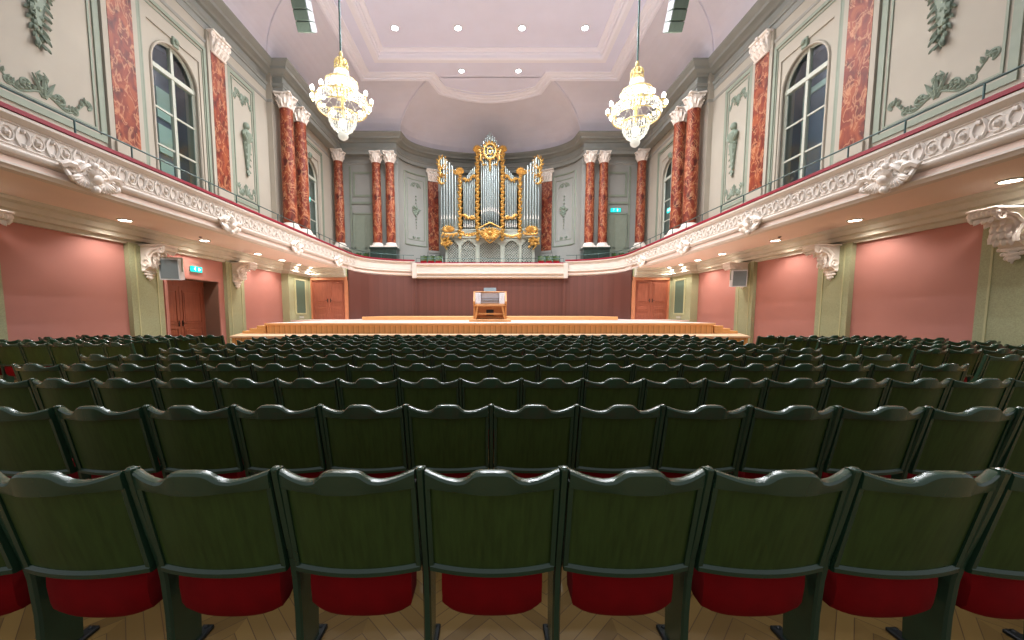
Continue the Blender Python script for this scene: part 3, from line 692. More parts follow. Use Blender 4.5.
for s in (-1, 1):
    n = SIDE[s]
    def on_wall(name, y, z, lab, fn, m='relief', x=11):
        b = B(lambda X, Y, Z: (-s*X, Y, Z)); fn(b); o = b.build(name, m, None, True, (s*x, y, z)); return tag(o, lab, 'wall ornament')
    for yc, w, cam_ in ((9.58, 1.08, 1), (17.2, .6, 0)):
        pl = 'nearest the camera' if cam_ else 'beside the coupled columns'
        on_wall('stucco_garland', yc, 6.78, 'grey green stucco garland at the foot of the %s wall panel %s' % (n, pl), lambda b: garland(b, w, .62 if cam_ else .5, 11))
        if cam_: on_wall('stucco_trophy', yc, 11.3, 'hanging grey green stucco trophy in the %s wall panel nearest the camera' % n, lambda b: pendant(b, .8, 3.55))
        else:
            on_wall('stucco_crest', yc, 11.15, 'scrolled stucco crest at the top of the %s wall panel beside the coupled columns' % n, lambda b: garland(b, w, .5, 21, -1))
            on_wall('stucco_figure', yc+.1, 10.0, 'grey green stucco figure on a leaf drop in the %s wall panel' % n, lambda b: bust(b, 2.4))
    on_wall('stucco_rosette', 14.0, 14.6, 'faint cream stucco scroll on the %s ceiling cove' % n, lambda b: (stroke(b, spiral(-.35, 0, .5, 0, 1.2), .04, .02, leaves=5, lw=.1), stroke(b, [(-x, y) for x, y in spiral(-.35, 0, .5, 0, 1.2)], .04, .02, leaves=5, lw=.1)), 'cove', 10.15)
    # apse panel ornament
    b = B(lambda X, Y, Z: (Y, -X, Z)); R = random.Random(3)
    for i in range(26):
        a = R.uniform(0, 2*PI); d = R.uniform(.02, .26); b.leaf((0, d*math.cos(a)*.5, d*math.sin(a)), (.03, (d+.16)*math.cos(a), (d+.2)*math.sin(a)), .06, .04, (1, 0, 0), .02)
    for i in range(5): b.ball((.02, 0, -.45-.22*i), .07-.008*i, 6, 5)
    for i in range(3): b.ball((.02, 0, .5+.25*i), .06, 6, 5)
    for q in (-1, 1):
        stroke(b, [(q*x, y) for x, y in spiral(.2, 1.75, .2, 0, 1.1)], .03, .015, leaves=4, lw=.07, side=q); stroke(b, [(q*.42, 1.65), (q*.3, 1.9), (q*.12, 1.98), (0, 1.9)], .03, .02)
        stroke(b, [(q*x, y) for x, y in spiral(.22, -2.0, .14, 3, 1.1)], .03, .015, leaves=3, lw=.06, side=q)
    th = math.acos(5.55*s/6.45); px, py = 6.45*math.cos(th), 26.8+3.4*math.sin(th); nx, ny = math.cos(th)/6.45, math.sin(th)/3.4
    o = b.build('stucco_bouquet', 'relief', None, True, (px, py-.05, 9.2)); o.rotation_euler = (0, 0, math.atan2(-ny, -nx)+PI/2)
    tag(o, 'grey stucco bouquet inside the tall apse panel, %s of the organ' % n, 'wall ornament')

# parapet cartouches
def cartouche(b, w, h):
    for q in (-1, 1):
        b.tube([(.05+.05*math.sin(i), q*x, y) for i, (x, y) in enumerate(spiral(w*.36, -.02, w*.17, .5, 1.4, 1))], [.07-.003*i for i in range(15)], 6)
        b.tube([(.04, q*x, y) for x, y in spiral(w*.2, h*.2, w*.14, 2, 1.3, -1)], [.06-.003*i for i in range(15)], 6)
        b.tube([(.05, q*.02, h*.5), (.09, q*w*.1, h*.46), (.1, q*w*.2, h*.3), (.08, q*w*.26, h*.12)], [.03, .05, .05, .03], 6)
        for k in range(9):
            a = -.5-.28*k; b.leaf((.05, q*w*.15, 0), (.08, q*(w*.15+w*.28*math.cos(a)), h*.42*math.sin(a)), .05, .04, (1, 0, 0), .02); b.ball((.07, q*(w*.15+w*.24*math.cos(a)), h*.4*math.sin(a)), .045, 6, 4)
    for k in range(7):
        a = PI/2+(k-3)*.33; b.leaf((.06, 0, -.05), (.1, w*.2*math.cos(a), -.05+h*.45*math.sin(a)), .05, .07, (1, 0, 0), .05)
    b.ball((.1, 0, 0), .12, 8, 6, (1, 1.2, 1)); b.ball((.08, 0, -h*.42), .09, 8, 6); b.ball((.1, 0, h*.5), .08, 8, 6)
for s in (-1, 1):
    for k, (y, w, big) in enumerate(((8.1, 1.15, 1), (12.25, .95, 0), (16.4, .95, 0), (20.8, .95, 0))):
        b = B(lambda X, Y, Z: (-s*X, Y, Z)); cartouche(b, w, .52)
        o = b.build('parapet_cartouche', 'stucco', None, True, (s*8.47, y, 4.33))
        tag(o, 'white scrolled stucco cartouche on the %s balcony parapet, %s from the camera' % (SIDE[s], ORD[k]), 'cartouche')

# console brackets
def bracket(b, H=1.1, D=.8, W=.5):                  # x out of the wall, origin at wall, top
    P = [(0, 0), (D, 0), (D+.02, -.07), (D-.1, -.17), (D*.72, -.2), (D*.5, -.27), (D*.4, -.42), (D*.42, -.55), (D*.36, -.66), (D*.22, -.72), (.12, -.78), (0, -.8)]
    n = len(P); vs = [(x, -W*.36, z) for x, z in P]+[(x, W*.36, z) for x, z in P]
    b.add(vs, [tuple(range(n)), tuple(range(2*n-1, n-1, -1))]+[(i, (i+1) % n, n+(i+1) % n, n+i) for i in range(n)])
    b.bbox(0, D+.04, -W*.5, W*.5, -.05, 0, .012)
    for q in (-1, 1):
        b.tube([(x, q*W*.4, z) for x, z in spiral(D-.12, -.15, .13, PI/2, 1.5, -1)], [.045-.002*i for i in range(15)], 6)
        b.tube([(x, q*W*.38, z) for x, z in spiral(D*.2, -.58, .17, -.6, 1.4, 1)], [.05-.002*i for i in range(15)], 6)
        b.tube([(D-.2, q*W*.38, -.1), (D*.5, q*W*.4, -.16), (D*.28, q*W*.4, -.32), (D*.4, q*W*.4, -.52)], [.04, .05, .05, .03], 6)
    for k in range(6):
        y = -W*.36+W*.72*k/5; b.ball((D-.02, y, -.11), .075, 7, 5)
    for k, (x, z) in enumerate(((D*.85, -.2), (D*.6, -.26), (D*.46, -.38), (D*.46, -.52), (D*.4, -.64))):
        for q in (-1, 0, 1): b.leaf((x-.02, q*W*.16, z+.08), (x+.05-.03*k, q*W*.26, z-.1), .07, .05, (1, 0, -.3), .03)
    for (z, w) in ((-.8, .2), (-.9, .14), (-.99, .08)):
        b.tube([(.08, -w, z), (.12, 0, z-.03), (.08, w, z)], [.03, .06, .03], 6)
        for q in (-1, 1): b.ball((.09, q*w, z), .045, 6, 5)
    b.tube([(.08, 0, -.8), (.08, 0, -H)], [.07, .015], 6)
for s in (-1, 1):
    b = B(lambda X, Y, Z: (-s*X, Y, Z)); bracket(b); src = b.build('console_bracket', 'stucco', None, True, (s*10.87, 7.76, 3.62))
    tag(src, 'ornate white console bracket on the %s pilaster nearest the camera' % SIDE[s], 'bracket')
    dup(src, (s*10.87, 11.86, 3.62), 0, 'ornate white console bracket on the %s wall, second from the camera' % SIDE[s])
    dup(src, (s*10.87, 15.96, 3.62), 0, 'ornate white console bracket on the %s wall, farthest from the camera' % SIDE[s])

# ------------------------------------------------------------------ stage
b = B(); b.prism([(-8.5, 14), (8.5, 14), (8.5, 19.7), (10.6, 19.7), (10.6, 21.9), (8.4, 21.95), (8.2, 24), (7.2, 25.1), (5.2, 26), (-5.2, 26), (-7.2, 25.1), (-8.2, 24), (-8.4, 21.95), (-10.6, 21.9), (-10.6, 19.7), (-8.5, 19.7)], 1.06, 1.12, 'z')
st = tag(b.build('stage_platform', 'stage'), 'pale wooden concert stage with a slatted tan front', 'stage')
b = B(); b.box(-8.46, 8.46, 14.04, 14.1, .5, 1.06); b.box(-8.46, -8.4, 14.1, 19.7, .5, 1.06); b.box(8.4, 8.46, 14.1, 19.7, .5, 1.06); b.build('front_slats', 'slat', st)
b = B(); b.bbox(-8.52, 8.52, 13.97, 14.04, 1.03, 1.12, .012); b.build('edge_nosing', 'slat2', st)
LP = [(-9.6, 14.2), (-8.75, 12.4), (-6.4, 12.5), (-5.6, 13.05), (5.6, 13.05), (6.4, 12.5), (8.75, 12.4), (9.6, 14.2), (9.6, 19.6), (-9.6, 19.6)]
b = B(); b.prism(LP, .66, .72, 'z'); fs = tag(b.build('forestage_platform', 'fore'), 'low forestage in front of the main stage, pale top and tan slatted edge', 'stage')
b = B(); b.prism([(x*.995, 16+(y-16)*.985) for x, y in LP], 0, .66, 'z'); b.build('front_slats', 'slat', fs)
b = B(); b.bbox(-6.9, 6.9, 20.0, 20.8, 1.12, 1.3, .01); b.prism([(-6.9, 20.8), (6.9, 20.8), (6.9, 25.1), (5.1, 25.8), (-5.1, 25.8), (-6.9, 25.1)], 1.12, 1.3, 'z')
tag(b.build('stage_riser', 'slat2'), 'low tan riser across the back of the stage', 'riser')
for s in (-1, 1):
    b = B()
    for k in range(3): b.bbox(min(s*8.52, s*(9.42-.28*k)), max(s*8.52, s*(9.42-.28*k)), 14.05, 15.4, .72+.1*k, .82+.1*k, .008)
    tag(b.build('stage_steps', 'stair'), 'three tan steps at the %s end of the stage' % SIDE[s], 'steps')

# organ console, bench and podium
b = B(); b.bbox(-.9, .9, 15.95, 17.5, 1.12, 1.23, .012); tag(b.build('console_podium', 'slat2'), 'low wooden podium under the organ console', 'podium')
t = thing('organ_console', 'oak organ console with white stop jambs and stacked keyboards', 'organ console', (0, 16.9, 1.23))
b = B()
for s in (-1, 1):
    b.prism([(-.45, 0), (.4, 0), (.4, 1.2), (-.1, 1.2), (-.42, .78), (-.42, .62), (-.3, .6), (-.3, .12), (-.45, .1)], s*.7-.045, s*.7+.045, 'x')
b.box(-.66, .66, .0, .06, 0, .62); b.box(-.66, .66, .36, .4, 0, 1.2); b.bbox(-.72, .72, -.42, .0, .62, .68, .012); b.bbox(-.76, .76, -.02, .42, 1.2, 1.25, .012)
b.build('case', 'console', t)
b = B(); b.box(-.41, .41, .1, .14, .93, 1.19); b.build('name_board', 'consw', t)
for s in (-1, 1):
    b = B(); b.add([(s*.42, -.22, .7), (s*.66, -.36, .7), (s*.66, -.16, 1.18), (s*.42, -.06, 1.18), (s*.42, .3, .7), (s*.66, .3, .7), (s*.66, .3, 1.18), (s*.42, .3, 1.18)], [(0, 1, 2, 3), (0, 3, 7, 4), (1, 5, 6, 2), (3, 2, 6, 7), (0, 4, 5, 1)])
    j = b.build('stop_jamb', 'consw', t); b = B()
    for i in range(4):
        for k in range(5): b.ball((s*(.46+.055*i), -.235-.03*i+.035*k, .76+.09*k), .014, 6, 4)
    b.build('stop_knobs', 'white', j)
for k in range(3):
    b = B(); b.box(-.41, .41, -.34+.13*k, -.2+.13*k, .72+.075*k, .745+.075*k); kb = b.build('keyboard', 'consw', t); b = B()
    for i in range(28):
        if i % 7 not in (2, 6): b.box(-.4+.0286*(i+.8), -.4+.0286*(i+1.15), -.28+.13*k, -.2+.13*k, .745+.075*k, .757+.075*k)
    b.build('black_keys', 'black', kb)
b = B(); b.add([(-.28, .0, 1.25), (.28, .0, 1.25), (.28, .1, 1.42), (-.28, .1, 1.42), (-.28, .03, 1.25), (.28, .03, 1.25), (.28, .13, 1.42), (-.28, .13, 1.42)], [(0, 1, 2, 3), (7, 6, 5, 4), (0, 4, 5, 1), (3, 2, 6, 7), (0, 3, 7, 4), (1, 5, 6, 2)]); b.build('music_desk', 'mesh', t)
b = B(); b.box(-.17, .17, -.03, .02, .16, .42); b.build('pedal_opening_shade', 'black', t)  # dark of the pedal opening put in as a black slab
b = B()
for i in range(16): b.box(-.6+.075*i, -.57+.075*i, -.75, .0, .04, .07)
b.build('pedal_board', 'console', t)
t = thing('organ_bench', 'oak bench with splayed legs standing before the organ console', 'bench', (0, 16.15, 1.23))
b = B(); b.bbox(-.64, .64, -.16, .16, .56, .62, .012); b.build('seat', 'console', t)
for s in (-1, 1):
    b = B(); b.prism([(s*.5, .56), (s*.56, .56), (s*.68, 0), (s*.6, 0)], -.14, .14, 'y'); b.build('leg', 'console', t)
b = B(); b.box(-.58, .58, -.02, .02, .2, .27); b.build('stretcher', 'console', t)

# ------------------------------------------------------------------ organ
OY = 27.7
org = thing('pipe_organ', 'grey and gilded pipe organ standing on the balcony in the apse', 'organ', (0, OY, 4.28))
def OZ(z): return z-4.28
b = B()
b.bbox(-3.3, 3.3, -.1, 1.2, 0, OZ(5.2), .02)
LPN = ((-3.1, -2.3), (-2.12, -1.06), (-.77, .77), (1.06, 2.12), (2.3, 3.1))
cuts = [-3.28]+[x for p in LPN for x in p]+[3.28]
for i in range(0, len(cuts), 2): b.box(cuts[i], cuts[i+1], -.05, 1.2, OZ(5.2), OZ(7.0))
for (x0, x1) in LPN:                                # ogee heads above every lattice panel
    xm = (x0+x1)/2; w = (x1-x0)/2; N_ = 12
    P = [(x0+(x1-x0)*i/N_, OZ(6.45)+.38*(math.sin(PI*i/N_)**1.3)) for i in range(N_+1)]
    for i in range(N_): b.add([(P[i][0], -.05, P[i][1]), (P[i+1][0], -.05, P[i+1][1]), (P[i+1][0], -.05, OZ(7.0)), (P[i][0], -.05, OZ(7.0)), (P[i][0], .05, P[i][1]), (P[i+1][0], .05, P[i+1][1])], [(0, 1, 2, 3), (0, 4, 5, 1)])
    b.tube([(x0, -.06, OZ(5.3))]+[(p[0], -.06, p[1]) for p in P]+[(x1, -.06, OZ(5.3))], .03, 5)
b.build('case_base', 'organ', org)
for (x0, x1) in LPN:
    b = B(); w = x1-x0; h = 1.55; st_ = .19
    k = -h
    while k < w:
        a0 = max(0, k); a1 = min(w, k+h)
        if a1 > a0+.02:
            for f in (0, 1):
                X0, X1 = (x0+a0, x0+a1) if f == 0 else (x1-a0, x1-a1)
                b.tube([(X0, .06+.01*f, OZ(5.25)+a0-k), (X1, .06+.01*f, OZ(5.25)+a1-k)], .03, 4)
        k += st_
    lt = b.build('lattice_panel', 'lattice', org); b = B(); b.box(x0, x1, .2, .22, OZ(5.2), OZ(7.0)); b.build('dark_backing', 'organin', lt)
# impost: follows towers in plan
def plan(r=0.):
    P = [(-3.62-r, 1.0)]+[(-3.0-(.62+r)*math.cos(PI*i/8), -.12-(.32+r)*math.sin(PI*i/8)) for i in range(9)]
    P += [(-1.0, -.12-r)]+[(-(.78+r)*math.cos(PI*i/10), -.15-(.5+r)*math.sin(PI*i/10)) for i in range(11)]+[(1.0, -.12-r)]
    P += [(3.0-(.62+r)*math.cos(PI*i/8), -.12-(.32+r)*math.sin(PI*i/8)) for i in range(9)]+[(3.62+r, 1.0)]
    return P
b = B()
for r, z0, z1 in ((0, 6.98, 7.12), (.05, 7.12, 7.2), (.0, 7.2, 7.42), (.06, 7.42, 7.5), (.1, 7.5, 7.58)): b.prism(plan(r), OZ(z0), OZ(z1), 'z')
for s in (-1, 1): b.prism([(s*3.28, OZ(6.2)), (s*3.62, OZ(6.98)), (s*2.9, OZ(6.98)), (s*2.9, OZ(6.6))], -.05, .9, 'y')
b.build('impost', 'organ', org)
b = B()                                             # case sides and back behind the pipes
b.box(-2.3, 2.3, .55, .6, OZ(7.58), OZ(11.0)); b.box(-3.58, 3.58, .55, .6, OZ(7.58), OZ(10.6)); b.box(-.72, .72, .55, .6, OZ(11), OZ(12.4))
for s in (-1, 1): b.box(min(s*3.52, s*3.6), max(s*3.52, s*3.6), .0, .6, OZ(7.58), OZ(11.3))
b.build('case_back', 'organ', org)
def pipe(x, y, r, zb, zm, zt):
    b = B(); b.lathe([(r*.3, zb), (r, zm), (r, zt)], 12, (x, y, 0))
    b.box(x-r*.5, x+r*.5, y-r*1.04, y-r*.8, zm+.02, zm+.05); 
    o = b.build('pipe', 'pipe', org, True)
    g = B(); g.add([(x-r*.6, y-r*.93, zm+.03), (x+r*.6, y-r*.93, zm+.03), (x, y-r*1.08, zm+.34)], [(0, 1, 2)]); g.tube([(x-r*.55, y-r*.95, zm+.03), (x, y-r*1.08, zm+.02), (x+r*.55, y-r*.95, zm+.03)], .012, 4); g.build('mouth', 'stucco', o)
for i in range(9):                                  # centre tower
    u = (i-4)/4; pipe(u*.6, -.1-.45*math.sqrt(1-u*u*.95), .072, OZ(7.58), OZ(8.65)+.1*(1-u*u), OZ(13.4)+.72*(1-abs(u))**.9+.05)
for s in (-1, 1):
    for i in range(6):                              # outer towers, tallest outside
        u = (i-2.5)/2.5; pipe(s*(3.0-u*.5) if True else 0, -.08-.28*math.sqrt(1-u*u*.9), .083, OZ(7.58), OZ(8.25)+.06*i*0, OZ(12.75)-.19*i)
    for i in range(7):                              # flats, rising to the centre
        pipe(s*(1.9-i*.128), 0.02, .055, OZ(7.9), OZ(8.35), OZ(11.15)+.15*i)
    for i in range(7): pipe(s*(1.9-i*.128), -.06, .05, OZ(7.58), OZ(7.75), OZ(8.2))
# gilded carving
def gold_post(x, y, z0, z1, r, crest):
    b = B(); n = int((z1-z0)/.22)
    b.tube([(x, y, z0), (x, y, z1)], r*.7, 8)
    for k in range(n):
        z = z0+(k+.5)*(z1-z0)/n; q = 1 if k % 2 else -1
        b.leaf((x+q*r*.5, y-r*.5, z-.1), (x-q*r*1.2, y-r*.9, z+.14), .07, .07, (0, -1, 0), .05); b.ball((x+q*r, y-r*.4, z), r*.42, 6, 4)
        b.leaf((x-q*r*.3, y-r*.5, z-.1), (x+q*r*1.5, y-r*.8, z+.05), .05, .06, (0, -1, 0), .03)
    if crest:
        for a in range(9):
            t = PI*a/8; b.leaf((x, y-.1, z1), (x+.34*math.cos(t), y-.2, z1+.1+.36*math.sin(t)), .08, .08, (0, -1, 0), .08)
        b.ball((x, y-.05, z1+.12), .16, 8, 6)
    b.build('gilded_post', 'gold', org, True)
def goldx(path, w0, w1, lv, seed, y, side=1, lw=.13):
    b = B(lambda X, Y, Z: (Y, y-X, Z)); stroke(b, path, w0, w1, leaves=lv, lw=lw, seed=seed, side=side); return b
for s in (-1, 1):
    gold_post(s*2.17, -.12, OZ(6.9), OZ(11.45), .13, True)
    gold_post(s*.9, -.16, OZ(6.75), OZ(12.95), .14, True)
    # swags over and under the flats
    for (zz, dz) in ((11.1, .35), (8.55, -.18)):
        b = goldx([(s*(2.0-.95*i/10), OZ(zz)+dz*(i/10)**2+.1*math.sin(i)) for i in range(11)], .06, .05, 10, 4, -.15, s)
        b.build('gilded_swag', 'gold', org, True)
    b = goldx([(s*(2.05+.9*i/10), OZ(11.55)-.05*i/10-.1*math.sin(i*.5)) for i in range(11)], .06, .06, 10, 8, -.3, s)
    for q in (-1, 1): pass
    b.build('gilded_swag', 'gold', org, True)
    # outer wings with an open scroll
    b = B(lambda X, Y, Z: (Y, -.3-X, Z))
    for (cx_, cz, r) in ((3.42, 12.2, .3), (3.36, 11.6, .26), (3.45, 11.05, .22)):
        b.tube([(0, s*(cx_+r*math.cos(a*PI/6)*.8), OZ(cz)+r*1.25*math.sin(a*PI/6)) for a in range(12)], .06, 6, closed=True)
        for a in range(10):
            t = a*2*PI/10; b.leaf((0, s*(cx_+r*.8*math.cos(t)), OZ(cz)+r*1.2*math.sin(t)), (.08, s*(cx_+(r+.16)*math.cos(t+.5)), OZ(cz)+(r*1.2+.16)*math.sin(t+.5)), .07, .07, (1, 0, 0), .05)
    b.build('gilded_wing', 'gold', org, True)
    # corner brackets and tower crest below the impost
    b = B(lambda X, Y, Z: (Y, -.25-X, Z))
    for k in range(22):
        a = rnd.uniform(0, 2*PI); cx_ = s*(3.2+rnd.uniform(-.28, .28)); cz = OZ(6.65)+rnd.uniform(-.3, .35); b.leaf((0, cx_, cz), (.1, cx_+.28*math.cos(a), cz+.28*math.sin(a)), .1, .09, (1, 0, 0), .05)
    stroke(b, [(s*x, OZ(6.7)+y) for x, y in spiral(3.25, 0, .22, 0, 1.3)], .08, .03); stroke(b, [(s*3.55, OZ(7.0)), (s*3.5, OZ(6.6)), (s*3.25, OZ(6.25)), (s*3.1, OZ(6.1))], .09, .03)
    b.build('gilded_bracket', 'gold', org, True)
    b = B(lambda X, Y, Z: (Y, -.46-X, Z))
    for k in range(9): t = PI*k/8; b.leaf((0, s*3.0, OZ(7.35)), (.06, s*3.0+.5*math.cos(t), OZ(7.5)+.32*math.sin(t)), .1, .08, (1, 0, 0), .04)
    stroke(b, [(s*(1.0+1.1*i/12), OZ(7.2)-.14*math.sin(PI*i/12)*(1)) for i in range(13)], .055, .055, leaves=12, lw=.12, seed=9, side=-1); stroke(b, [(s*(2.35+1.1*i/12), OZ(7.25)-.1*math.sin(PI*i/12)) for i in range(13)], .06, .06, leaves=8, lw=.12, seed=10, side=1)
    b.build('gilded_moulding', 'gold', org, True)
b = B(lambda X, Y, Z: (Y, -.66-X, Z))               # centre cartouche under the tower
for k in range(15): t = 2*PI*k/15; b.leaf((0, 0, OZ(7.15)), (.1, .72*math.cos(t), OZ(7.15)+.5*math.sin(t)), .13, .1, (1, 0, 0), .06)
for s in (-1, 1):
    stroke(b, [(s*x, OZ(7.2)+y) for x, y in spiral(.42, 0, .24, 0, 1.3)], .08, .03); stroke(b, [(s*.8, OZ(7.4)), (s*.6, OZ(7.05)), (s*.3, OZ(6.75)), (0, OZ(6.5))], .08, .05); stroke(b, [(s*.8, OZ(7.55)), (s*.4, OZ(7.75)), (0, OZ(7.95))], .05, .06)
b.ball((.1, 0, OZ(7.2)), .17, 8, 6); b.build('gilded_cartouche', 'gold', org, True)
b = B(lambda X, Y, Z: (Y, -.68-X, Z))               # medallion in front of the tall centre pipes
zc = OZ(12.85)
b.tube([(0, .42*math.cos(a*PI/10), zc+.5*math.sin(a*PI/10)) for a in range(20)], .07, 6, closed=True); b.tube([(0, .2*math.cos(a*PI/6), zc+.22*math.sin(a*PI/6)) for a in range(12)], .05, 6, closed=True)
for k in range(16): t = 2*PI*k/16; b.leaf((0, .42*math.cos(t), zc+.5*math.sin(t)), (.06, .62*math.cos(t+.2), zc+.7*math.sin(t+.2)), .08, .07, (1, 0, 0), .05)
for k in range(4): t = PI/4+k*PI/2; b.tube([(0, .2*math.cos(t), zc+.22*math.sin(t)), (0, .42*math.cos(t), zc+.5*math.sin(t))], .04, 5)
for s in (-1, 1):
    stroke(b, [(s*.4, zc-.3), (s*.62, zc-.55), (s*.5, zc-.85), (s*.25, zc-.95)], .06, .04, leaves=6, lw=.1, side=s); stroke(b, [(s*.75, zc+.1), (s*.62, zc-.2), (s*.7, zc-.6)], .06, .05, leaves=6, lw=.1, side=s)
b.tube([(0, 0, zc-.5), (0, 0, zc-1.35)], [.1, .05], 6); 
for k in range(6): b.ball((.03, 0, zc-.6-.13*k), .09-.007*k, 6, 5)
b.build('gilded_medallion', 'gold', org, True)

# ------------------------------------------------------------------ chandeliers
def chandelier(x, y, z0, lab):
    t = thing('chandelier', lab, 'chandelier', (x, y, z0))
    b = B(); b.tube([(0, 0, 2.75), (0, 0, 16.0-z0)], .035, 8); b.lathe([(.2, 15.85-z0), (.22, 15.95-z0), (.1, 16.0-z0)], 12); b.build('suspension_rod', 'rail', t)
    b = B(); b.lathe([(.03, 2.85), (.07, 2.75), (.05, 2.66), (.11, 2.6), (.15, 2.5), (.1, 2.42), (.15, 2.35), (.19, 2.28), (.12, 2.22)], 16)
    for k in range(10):
        a = 2*PI*k/10; c, s_ = math.cos(a), math.sin(a); b.tube([(.08*c, .08*s_, 2.62), (.17*c, .17*s_, 2.56), (.22*c, .22*s_, 2.42), (.16*c, .16*s_, 2.36)], [.02, .024, .02, .014], 5); b.ball((.21*c, .21*s_, 2.3), .032, 6, 5)
    b.build('crown', 'brass', t, True)
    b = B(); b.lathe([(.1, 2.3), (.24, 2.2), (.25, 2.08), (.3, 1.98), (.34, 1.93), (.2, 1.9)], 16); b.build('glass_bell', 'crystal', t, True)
    def ring(r, z, nm): 
        b = B(); b.lathe([(r-.018, z), (r+.018, z-.01), (r+.022, z+.015), (r+.012, z+.035), (r-.018, z+.035), (r-.018, z)], 40, caps=False)
        for k in range(int(r*26)): a = 2*PI*k/int(r*26); b.ball((r*math.cos(a), r*math.sin(a), z+.05), .018, 5, 4)
        return b.build(nm, 'brass', t, True)
    def drops(r0, r1, z0_, z1_, n, nm, w=.027):
        b = B()
        for k in range(n):
            a = 2*PI*k/n; c, s_ = math.cos(a), math.sin(a); m = 3
            for j in range(m):
                u, v = (j+.08)/m, (j+.92)/m; ra, rb = r0+(r1-r0)*u, r0+(r1-r0)*v; za, zb_ = z0_+(z1_-z0_)*u, z0_+(z1_-z0_)*v; rm, zm = (ra+rb)/2, (za+zb_)/2
                b.tube([(ra*c, ra*s_, za), (rm*c, rm*s_, zm), (rb*c, rb*s_, zb_)], [.004, w, .004], 4)
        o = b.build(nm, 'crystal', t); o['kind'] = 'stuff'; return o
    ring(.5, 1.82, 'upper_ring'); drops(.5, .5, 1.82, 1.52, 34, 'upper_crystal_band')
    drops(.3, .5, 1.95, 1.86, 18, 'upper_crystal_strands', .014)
    b = B()
    for k in range(8):
        a = 2*PI*k/8; c, s_ = math.cos(a), math.sin(a); b.tube([(.25*c, .25*s_, 1.4), (.34*c, .34*s_, 1.57), (.3*c, .3*s_, 1.72), (.46*c, .46*s_, 1.82)], [.03, .05, .03, .02], 5); b.ball((.34*c, .34*s_, 1.59), .06, 6, 5)
    b.tube([(0, 0, .45), (0, 0, 2.3)], .05, 8); b.build('brass_scrolls', 'brass', t, True)
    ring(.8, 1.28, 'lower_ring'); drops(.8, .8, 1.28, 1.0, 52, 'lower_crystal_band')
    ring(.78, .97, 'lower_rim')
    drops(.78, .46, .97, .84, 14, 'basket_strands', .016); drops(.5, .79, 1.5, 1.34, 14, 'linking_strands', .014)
    ring(.45, .82, 'basket_ring')
    b = B()
    for k in range(30):
        a = 2*PI*k/30; c, s_ = math.cos(a), math.sin(a)
        for j in range(6):
            f = lambda u: (.45*math.cos(u*PI/2*.92), .8-.55*math.sin(u*PI/2)); (r0, z0_), (r1, z1_), (rm, zm) = f(j/6+.01), f((j+1)/6-.01), f((j+.5)/6)
            b.tube([(r0*c, r0*s_, z0_), (rm*c, rm*s_, zm), (r1*c, r1*s_, z1_)], [.005, .028*(.45+.55*rm/.45), .005], 4)
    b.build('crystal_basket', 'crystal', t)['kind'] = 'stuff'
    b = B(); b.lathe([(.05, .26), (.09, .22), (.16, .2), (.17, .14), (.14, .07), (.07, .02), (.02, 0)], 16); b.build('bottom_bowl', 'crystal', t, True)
    arm = None
    for k in range(12):
        a = 2*PI*k/12+.2; c, s_ = math.cos(a), math.sin(a)
        b = B(); b.tube([(.8*c, .8*s_, 1.28), (.87*c, .87*s_, 1.2), (.93*c, .93*s_, 1.18), (.94*c, .94*s_, 1.24)], .016, 5); b.lathe([(.02, 1.22), (.05, 1.25), (.04, 1.27)], 8, (.94*c, .94*s_, 0)); o = b.build('lamp_arm', 'brass', t)
        b = B(); b.lathe([(.035, 1.26), (.06, 1.29), (.068, 1.35), (.05, 1.41), (.015, 1.44)], 10, (.94*c, .94*s_, 0)); b.build('glass_cup', 'bulb', o, True)
    for k in range(8):
        a = 2*PI*k/8; b = B(); b.ball((.62*math.cos(a), .62*math.sin(a), 1.14), .06, 8, 6); b.build('lamp', 'bulb', t, True)
    for k in range(6):
        a = 2*PI*k/6; b = B(); b.ball((.36*math.cos(a), .36*math.sin(a), 1.68), .055, 8, 6); b.build('lamp', 'bulb', t, True)
    b = B(); b.ball((0, 0, .55), .14, 10, 8); b.build('lamp', 'bulb', t, True)
    return t
chandelier(-4.95, 13.0, 7.3, 'lit crystal chandelier hanging over the left half of the hall')
chandelier(5.05, 13.4, 7.25, 'lit crystal chandelier hanging over the right half of the hall')

# ------------------------------------------------------------------ hanging loudspeaker arrays, wall speakers
for s in (-1, 1):
    t = thing('line_array', 'curved hanging line array loudspeaker, grey green with speckled white side, %s of the ceiling' % SIDE[s], 'loudspeaker', (s*5.74, 12.4, 10.3))
    ang = .58; py_, pz = 0., 0.
    for k in range(8):
        b = B(lambda X, Y, Z, a=ang, py=py_, pz=pz: (X, py+Y*math.cos(a)-Z*math.sin(a), pz+Y*math.sin(a)+Z*math.cos(a)))
        b.bbox(-.21, .21, -.24, .24, .0, .258, .006); bx = b.build('cabinet', 'arr', t)
        b = B(b.mp); b.box(-.2, .2, -.25, -.24, .02, .24)
        for i in range(4): b.tube([(-.2+.133*i, -.255, .02), (-.2+.133*i, -.255, .24)], .006, 4)
        b.build('front_grille', 'arr', bx)
        b = B(b.mp); b.box(min(-s*.21, -s*.225), max(-s*.21, -s*.225), -.22, .22, .02, .24); b.build('mesh_side', 'arrw', bx)
        py_ -= .26*math.sin(ang); pz += .26*math.cos(ang); ang -= .065
    b = B()
    for q in (-1, 1): b.tube([(q*.15, py_-.05, pz), (q*.15, py_-.05, 5.66)], .012, 5)
    b.box(-.22, .22, py_-.25, py_+.2, pz, pz+.05); b.build('suspension_frame', 'black', t)
